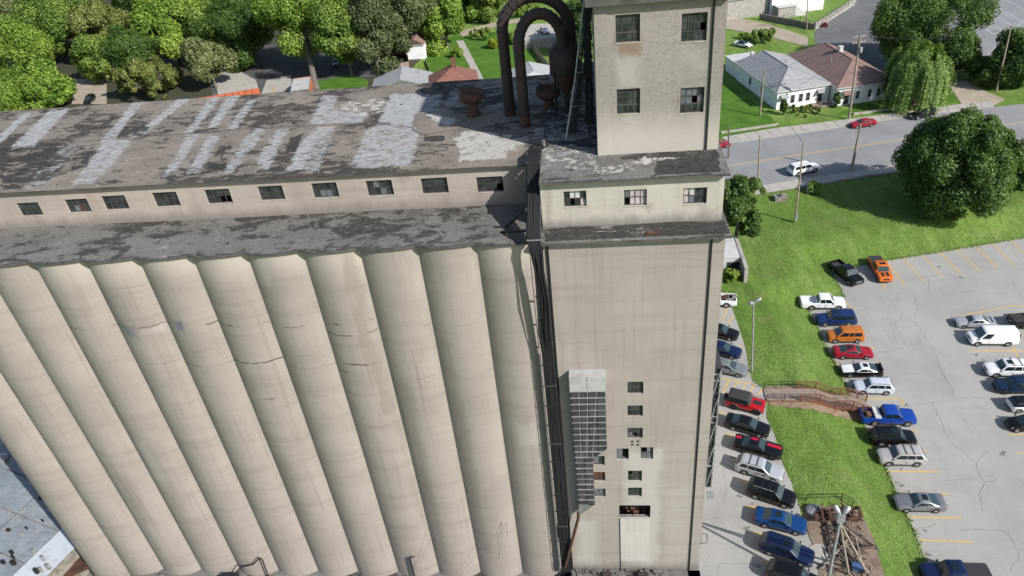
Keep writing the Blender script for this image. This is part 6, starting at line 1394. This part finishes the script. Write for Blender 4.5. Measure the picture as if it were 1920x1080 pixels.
    for sg in (1, -1):
        for (u0, u1) in T['win']:
            q = []
            for uu, vv in ((u0, .10), (u1, .10), (u1, .88), (u0, .88)):
                xa = xf0+(xf1-xf0)*vv-.16; xb = xr0+(xr1-xr0)*vv+.12; zb_2 = zbf+(zbr-zbf)*uu; zz_ = zb_2+(zt-zb_2)*vv
                q.append(Vector((xa+(xb-xa)*uu, sg*(wb+(wr-wb)*vv), zz_)))
            slab('side_window', q, M['glass'])
        # door gaps and sill
        for u0, u1 in T['win'][:2]:
            for uu in (u0, u1):
                xx = xf0-.1+(xr0-xf0)*uu; MB().box(xx-.012, xx+.012, min(sg*w2*.96, sg*(w2+.004)), max(sg*w2*.96, sg*(w2+.004)), .5, zbf-.16).build('door_gap', M['trim'], t, world=False)
        MB().box(X(T['ax'][1])+ra+.04, X(T['ax'][0])-ra-.04, min(sg*w2*.90, sg*(w2*.985+.006)), max(sg*w2*.90, sg*(w2*.985+.006)), zlow-.02, zlow+.13).build('sill', M['trim'], t, world=False)
        # mirror, handle, lights
        MB().box(xf0-.22, xf0-.08, sg*(wb+.02) if sg > 0 else -wb-.2, wb+.2 if sg > 0 else -wb-.02, zbf+.06, zbf+.2).build('mirror', mat if col != 'black' else M['trim'], t, world=False)
        for u0, u1 in T['win'][:2]:
            xx = xf0+(xr0-xf0)*u1+.15; zz_ = zbf-.12; MB().box(xx-.09, xx+.09, min(sg*w2*.985, sg*(w2*.985+.03)), max(sg*w2*.985, sg*(w2*.985+.03)), zz_-.015, zz_+.015).build('door_handle', M['chrome'] if kind == 'pickup' else M['trim'], t, world=False)
        zf = lerpt(T['top'], .03)-.05; xq = L/2
        MB().add([(xq-.03, sg*w2*.50, zf-.12), (xq-.30, sg*w2*.955, zf-.10), (xq-.34, sg*w2*.93, zf+.035), (xq-.12, sg*w2*.52, zf+.035), (xq-.4, sg*w2*.5, zf-.12), (xq-.45, sg*w2*.5, zf+.03)], [(0,1,2,3),(3,2,5),(0,4,1),(0,3,5,4),(1,4,5,2)]).build('headlight', M['lamp'], t, world=False)
        zr = lerpt(T['top'], .97)-.10; th = .14 if kind not in ('suv', 'bigsuv', 'boxy', 'wagon', 'van') else .26
        MB().add([(-xq+.008, sg*w2*.55, zr-th), (-xq+.008, sg*w2*.80, zr-th), (-xq+.26, sg*w2*.985, zr-th+.02), (-xq+.26, sg*w2*.975, zr+.02), (-xq+.03, sg*w2*.82, zr+.02), (-xq+.02, sg*w2*.55, zr+.02)], [(0,1,4,5),(1,2,3,4),(5,4,3),(0,2,1)]).build('taillight', M['tail'], t, world=False)
        for a in T['ax']:
            tm, rm = wheel_meshes(rr, .24 if kind not in ('pickup', 'jeep') else .28, 'darkrim' in opts)
            wo_ = bpy.data.objects.new('wheel', tm); link(wo_, t); wo_.location = (X(a), sg*(w2-.13), rr)
            ro = bpy.data.objects.new('rim', rm); link(ro, wo_)
            b = MB(); xc = X(a); b.add([(xc+ra*math.cos(q), sg*(w2-.30), rr+ra*math.sin(q)) for q in np.linspace(0, math.pi, 9)]+[(xc-ra, sg*(w2-.3), .2), (xc+ra, sg*(w2-.3), .2)], [tuple(range(11))]); b.build('wheel_well', M['trim'], t, world=False)
            if kind == 'jeep':
                b = MB(); b.tube([(xc+(ra+.03)*math.cos(q), sg*(w2+.03), rr+(ra+.02)*math.sin(q)) for q in np.linspace(.25, math.pi-.25, 8)], .09, 6); b.build('wheel_flare', M['trim'], t, 60, world=False)
    zf = lerpt(T['top'], .02)-.12
    MB().box(L/2-.1, L/2+.012, -w2*.42, w2*.42, zf-.22, zf).build('grille', M['chrome'] if 'chromegrille' in opts else M['trim'], t, world=False)
    MB().box(L/2-.2, L/2+.02, -w2*.72, w2*.72, .30, .42).build('front_bumper', M['chrome'] if 'chromegrille' in opts else M['trim'], t, world=False)
    MB().box(-L/2-.02, -L/2+.2, -w2*.78, w2*.78, .34, .48).build('rear_bumper', M['chrome'] if kind == 'pickup' else M['trim'], t, world=False)
    MB().box(-L/2-.014, -L/2+.05, -.16, .16, .72, .84).build('number_plate', M['plate'], t, world=False)
    def top_patch(nm, f0, f1, y0, y1, mt, lift=.016):
        g = MB(); k = 8; vs = []
        for i in range(k+1):
            f = f0+(f1-f0)*i/k; w_ = w2*lerpt(wt_, f); z_ = lerpt(T['top'], f)
            for y in (y0, (y0+y1)/2, y1):
                yy = y*w_; a = abs(y); zz_ = z_+.035*(1-a*.5) if a < .5 else z_+.026*(1-(a-.5)/.32)+.003
                vs.append((X(f), yy, zz_+lift))
        nv = len(vs); g.v = vs+[(x, y, z_-.03) for x, y, z_ in vs]
        for i in range(k):
            for j in range(2): a = i*3+j; g.f.append((a, a+3, a+4, a+1))
            g.f += [(i*3, i*3+nv, (i+1)*3+nv, (i+1)*3), (i*3+2, (i+1)*3+2, (i+1)*3+2+nv, i*3+2+nv)]
        g.f += [(0, 1, 1+nv, nv), (1, 2, 2+nv, 1+nv), (k*3, k*3+nv, k*3+1+nv, k*3+1), (k*3+1, k*3+1+nv, k*3+2+nv, k*3+2)]
        g.build(nm, mt, t, 40, world=False)
    rl = xf1-xr1
    if 'sunroof' in opts: MB().box(xf1-.28-.55, xf1-.28, -wr*.52, wr*.52, H-.02, H+.022).build('sunroof', M['glass'], t, world=False)
    if 'rails' in opts or 'bars' in opts:
        for sg in (1, -1): MB().beam((xf1-.25, sg*(wr-.07), H+.05), (xr1+.2, sg*(wr-.07), H+.05), .05, .05).build('roof_rail', M['trim'] if 'bars' not in opts else M['steelgrey'], t, world=False)
    if 'bars' in opts:
        for f in (.3, .62): MB().beam((xf1-rl*f, -wr, H+.08), (xf1-rl*f, wr, H+.08), .06, .04).build('roof_bar', M['trim'], t, world=False)
    if 'stripes' in opts:
        top_patch('bonnet_stripe', .03, .325, .12, .55, M['stripe']); top_patch('boot_stripe', .865, .97, .12, .55, M['stripe']); MB().box(xr1+.1, xf1-.1, wr*.12, wr*.58, H-.02, H+.024).build('roof_stripe', M['stripe'], t, world=False)
    if 'hooddecal' in opts: top_patch('bonnet_decal', .06, .22, -.52, -.12, M['trim']); top_patch('bonnet_decal', .06, .22, .12, .52, M['trim'])
    if 'jeepdecal' in opts: top_patch('bonnet_decal', .08, .30, -.35, .35, M['trim'])
    if 'white_glare' in opts: top_patch('bonnet_reflection', .02, .29, -.8, .8, PC['white'])  # white sheet on the bonnet paints the reflections on the bodywork
    if 'spoiler' in opts:
        MB().box(-L/2+.05, -L/2+.3, -w2*.8, w2*.8, lerpt(T['top'], .95)+.16, lerpt(T['top'], .95)+.2).build('spoiler', mat, t, world=False)
        for y in (-.5, .5): MB().box(-L/2+.1, -L/2+.2, y-.03, y+.03, lerpt(T['top'], .95), lerpt(T['top'], .95)+.17).build('spoiler_stay', mat, t, world=False)
    if 'tonneau' in opts: MB().box(X(T['bed'][1])-.02, X(T['bed'][0]), -w2*.88, w2*.88, lerpt(T['top'], .8)-.02, lerpt(T['top'], .8)+.03).build('tonneau_cover', M['softtop'], t, world=False)
    elif 'bed' in T:
        MB().box(X(T['bed'][1])+.02, X(T['bed'][0])-.02, -w2*.82, w2*.82, .805, .82).build('bed_liner', PC['white'] if col == 'white' and 'junk' not in opts else M['bedliner'], t, world=False)
    if 'toolbox' in opts: x_ = X(T['bed'][0])-.1; MB().box(x_-.62, x_, -w2*.92, w2*.92, 1.0, 1.28).build('tool_box', M['white_sheet'], t, world=False)
    if 'toolbox' in opts: MB().box(x_-1.35, x_-.9, -.4, .3, .82, 1.1).build('cargo', M['brick'], t, world=False)
    if 'junk' in opts:
        for k in range(14): xx = random.uniform(X(.96), X(.68)); yy = random.uniform(-.65, .65); s_ = random.uniform(.1, .3); MB().box(xx-s_, xx+s_, yy-s_*.6, yy+s_*.6, .82, .9+s_*1.6).build('cargo', random.choice([M['black'], M['galv'], M['steelgrey'], M['rust']]), t, world=False)
    if 'spare' in opts:
        tm, rm = wheel_meshes(rr, .28, True); so_ = bpy.data.objects.new('spare_wheel', tm); link(so_, t); so_.location = (-L/2-.14, 0, .95); so_.rotation_euler = (0, 0, math.pi/2)
    if kind == 'van':
        for sg in (1, -1): MB().box(-L/2-.008, -L/2+.02, sg*.12 if sg > 0 else -.8, .8 if sg > 0 else -.12, 1.25, 1.75).build('rear_window', M['glass'], t, world=False)
    return t
def hd(x0, y0, x1, y1, z): a, b_ = at(x0, y0, z), at(x1, y1, z); return math.degrees(math.atan2(b_.y-a.y, b_.x-a.x))
GL, GU, GI = 'cars along the grass edge of the lower car park', 'cars parked nose-in along the upper car park', 'cars parked on the right of the lower car park'
V = vehicle
h1 = hd(1556, 492, 1612, 536, LZ); h2 = hd(1640, 492, 1662, 530, LZ)
V('black crew cab pickup with an open bed, parked beside the orange pickup', 'pickup', 1586, 510, h1, 'black', 'pickup truck', LZ, group=GL, opts=('chromegrille',))
V('bright orange pickup with a black bed cover and black bonnet stripes', 'pickup', 1650, 503, h2, 'orange', 'pickup truck', LZ, group=GL, opts=('tonneau', 'sunroof', 'hooddecal'))
V('white crew cab pickup backed onto the grass', 'pickup', 1542, 566, -4, 'white', 'pickup truck', LZ, group=GL)
V('dark blue four-wheel drive with a sunroof between the white pickup and the burnt orange car', 'bigsuv', 1568, 597, 178, 'oldblue', 'SUV', LZ, group=GL, opts=('sunroof', 'rails'))
V('burnt orange boxy car', 'boxy', 1585, 628, 178, 'burnt', 'car', LZ, group=GL)
V('red coupe with a sunroof between the burnt orange car and the spoiler coupe', 'coupe', 1599, 660, -3, 'red', 'car', LZ, group=GL, opts=('sunroof',))
V('black coupe with a rear spoiler and reflections painted white on bonnet and roof', 'coupe', 1615, 694, 177, 'black', 'car', LZ, group=GL, opts=('sunroof', 'white_glare', 'spoiler'), roof='white')
V('pale ice silver small SUV beside the footbridge stairs', 'suv', 1638, 724, 176, 'ice', 'SUV', LZ, group=GL, opts=('rails',), scale=.93)
V('bright blue pickup with a white tool box in its bed', 'pickup', 1664, 779, -3, 'blue', 'pickup truck', LZ, group=GL, opts=('toolbox',))
V('black SUV between the blue pickup and the champagne SUV', 'suv', 1674, 819, -2, 'black', 'SUV', LZ, group=GL, opts=('rails', 'sunroof'))
V('champagne silver SUV with black roof rails and bars', 'suv', 1690, 855, 178, 'champagne', 'SUV', LZ, group=GL, opts=('rails', 'bars'))
V('grey coupe with a sunroof parked alone beside the grass', 'coupe', 1724, 942, 179, 'grey', 'car', LZ, group=GL, opts=('sunroof',))
V('dark blue pickup with a sunroof cut off by the bottom edge', 'pickup', 1792, 1076, 179, 'navy', 'pickup truck', LZ, group=GL, opts=('sunroof', 'tonneau'))
V('silver sedan with a rear spoiler parked beside the black covered pickup', 'sedan', 1827, 603, 176, 'silver', 'car', LZ, group=GI, opts=('spoiler',), scale=.93)
V('black pickup with a covered bed cut off at the edge behind the silver sedan', 'pickup', 1938, 598, 4, 'black', 'pickup truck', LZ, group=GI, opts=('tonneau', 'darkrim'))
V('white cargo van without side windows', 'van', 1861, 631, 177, 'white', 'van', LZ, group=GI)
V('white SUV with a sunroof and grey roof bars below the van', 'bigsuv', 1890, 691, 177, 'white', 'SUV', LZ, group=GI, opts=('sunroof', 'rails', 'bars'))
V('dark slate blue SUV cut off at the edge beside the white SUV', 'suv', 1906, 722, 178, 'slate', 'SUV', LZ, group=GI, opts=('darkrim', 'rails'))
V('small white hatchback with a black roof', 'hatch', 1924, 758, 2, 'white', 'car', LZ, group=GI, roof='black')
V('small rounded black car below the white hatchback', 'beetle', 1926, 794, 178, 'black', 'car', LZ, group=GI)
V('white pickup loaded with junk half hidden by the headhouse', 'pickup', 1340, 560, 172, 'white', 'pickup truck', GZ, group=GU, opts=('junk',))
hu = hd(1374, 838, 1462, 862, GZ)-2
V('black sedan half hidden by the headhouse above the blue sedan', 'sedan', 1349, 621, hu, 'black', 'car', GZ, group=GU)
V('dark blue sedan half hidden by the headhouse wall', 'sedan', 1353, 654, hu, 'navy', 'car', GZ, group=GU)
V('grey green sedan at the hatched bay', 'sedan', 1363, 688, hu+4, 'sage', 'car', GZ, group=GU)
V('red off-road car with a black soft top and spare wheel', 'jeep', 1398, 754, hu+2, 'jeepred', 'off-road car', GZ, group=GU, roof='softtop', opts=('darkrim', 'jeepdecal', 'spare'))
V('long black sedan between the red off-road car and the striped car', 'sedan', 1401, 797, hu, 'black', 'car', GZ, group=GU)
V('black muscle car with red stripes', 'muscle', 1421, 838, hu+4, 'black', 'car', GZ, group=GU, opts=('stripes', 'darkrim'))
V('silver wagon with roof rails and bars', 'wagon', 1424, 878, hu+2, 'silver', 'car', GZ, group=GU, opts=('rails', 'bars'))
V('black SUV with a rack on its roof', 'suv', 1446, 924, hu, 'black', 'SUV', GZ, group=GU, opts=('bars',))
V('bright blue sedan with a sunroof', 'sedan', 1463, 976, hu+7, 'midblue', 'car', GZ, group=GU, opts=('sunroof',))
V('dark blue wagon with a panoramic roof beside the scrap yard', 'wagon', 1475, 1030, hu, 'navy', 'car', GZ, group=GU, opts=('sunroof', 'rails'))
V('black car cut off by the bottom edge below the dark blue wagon', 'wagon', 1490, 1082, hu, 'black', 'car', GZ, group=GU)
rdh = hd(1420, 330, 1560, 305, GZ)
V('white minivan driving along the road', 'bigsuv', 1507, 316, rdh+4, 'white', 'minivan', GZ, name='minivan', opts=('rails',), scale=1.1)
V('red sedan parked at the far kerb by the utility pole', 'sedan', 1618, 231, hd(1640, 229, 1590, 236, GZ), 'red', 'car', GZ)
V('black SUV parked at the far kerb in front of the willow', 'bigsuv', 1730, 213, hd(1757, 209, 1703, 219, GZ), 'black', 'SUV', GZ, opts=('rails', 'chromegrille'))
V('dark red car mostly hidden behind the corner of the headhouse', 'sedan', 1346, 271, hd(1368, 268, 1300, 279, GZ)+180, 'red', 'car', GZ)
V('white car with a dark roof parked behind the white cottage', 'sedan', 1393, 83, hd(1375, 80, 1410, 86, GZ), 'white', 'car', GZ, roof='black')
V('silver car on the raised driveway seen through the duct arch', 'sedan', 1021, 57, hd(1010, 48, 1030, 67, GZ+2.6), 'silver', 'car', GZ+2.6)
V('dim grey car parked in the shade of the tall trees', 'sedan', 631, 117, -82, 'grey', 'car', GZ)
V('black SUV nosing out of the trees at the dirt yard', 'suv', 168, 186, -80, 'black', 'SUV', GZ)
V('black car parked beside the white garage', 'sedan', 746, 93, -75, 'black', 'car', GZ)
# red riding mower
p = at(1546, 50, GZ); mw = thing('riding_mower', 'small red riding mower with black wheels beside the white block wall', 'mower', (p.x, p.y, GZ), R(70))
b = MB(); b.box(-.2, 1.1, -.4, .4, .45, .95); b.box(-.9, -.2, -.5, .5, .35, .6); b.build('body', PC['jeepred'], mw, world=False)
b = MB(); b.box(-.8, -.35, -.3, .3, .7, .82); b.box(-.9, -.78, -.3, .3, .8, 1.25); b.build('seat', M['trim'], mw, world=False)
b = MB(); b.tube([(.0, 0, .9), (-.15, 0, 1.3)], .04, 6); b.build('steering_column', M['trim'], mw, world=False)
for x, y, r_ in ((-.6, .6, .42), (-.6, -.6, .42), (.8, .5, .3), (.8, -.5, .3)):
    tm, rm = wheel_meshes(r_, .28, True); wo_ = bpy.data.objects.new('wheel', tm); link(wo_, mw); wo_.location = (x, y, r_); ro = bpy.data.objects.new('rim', rm); link(ro, wo_)
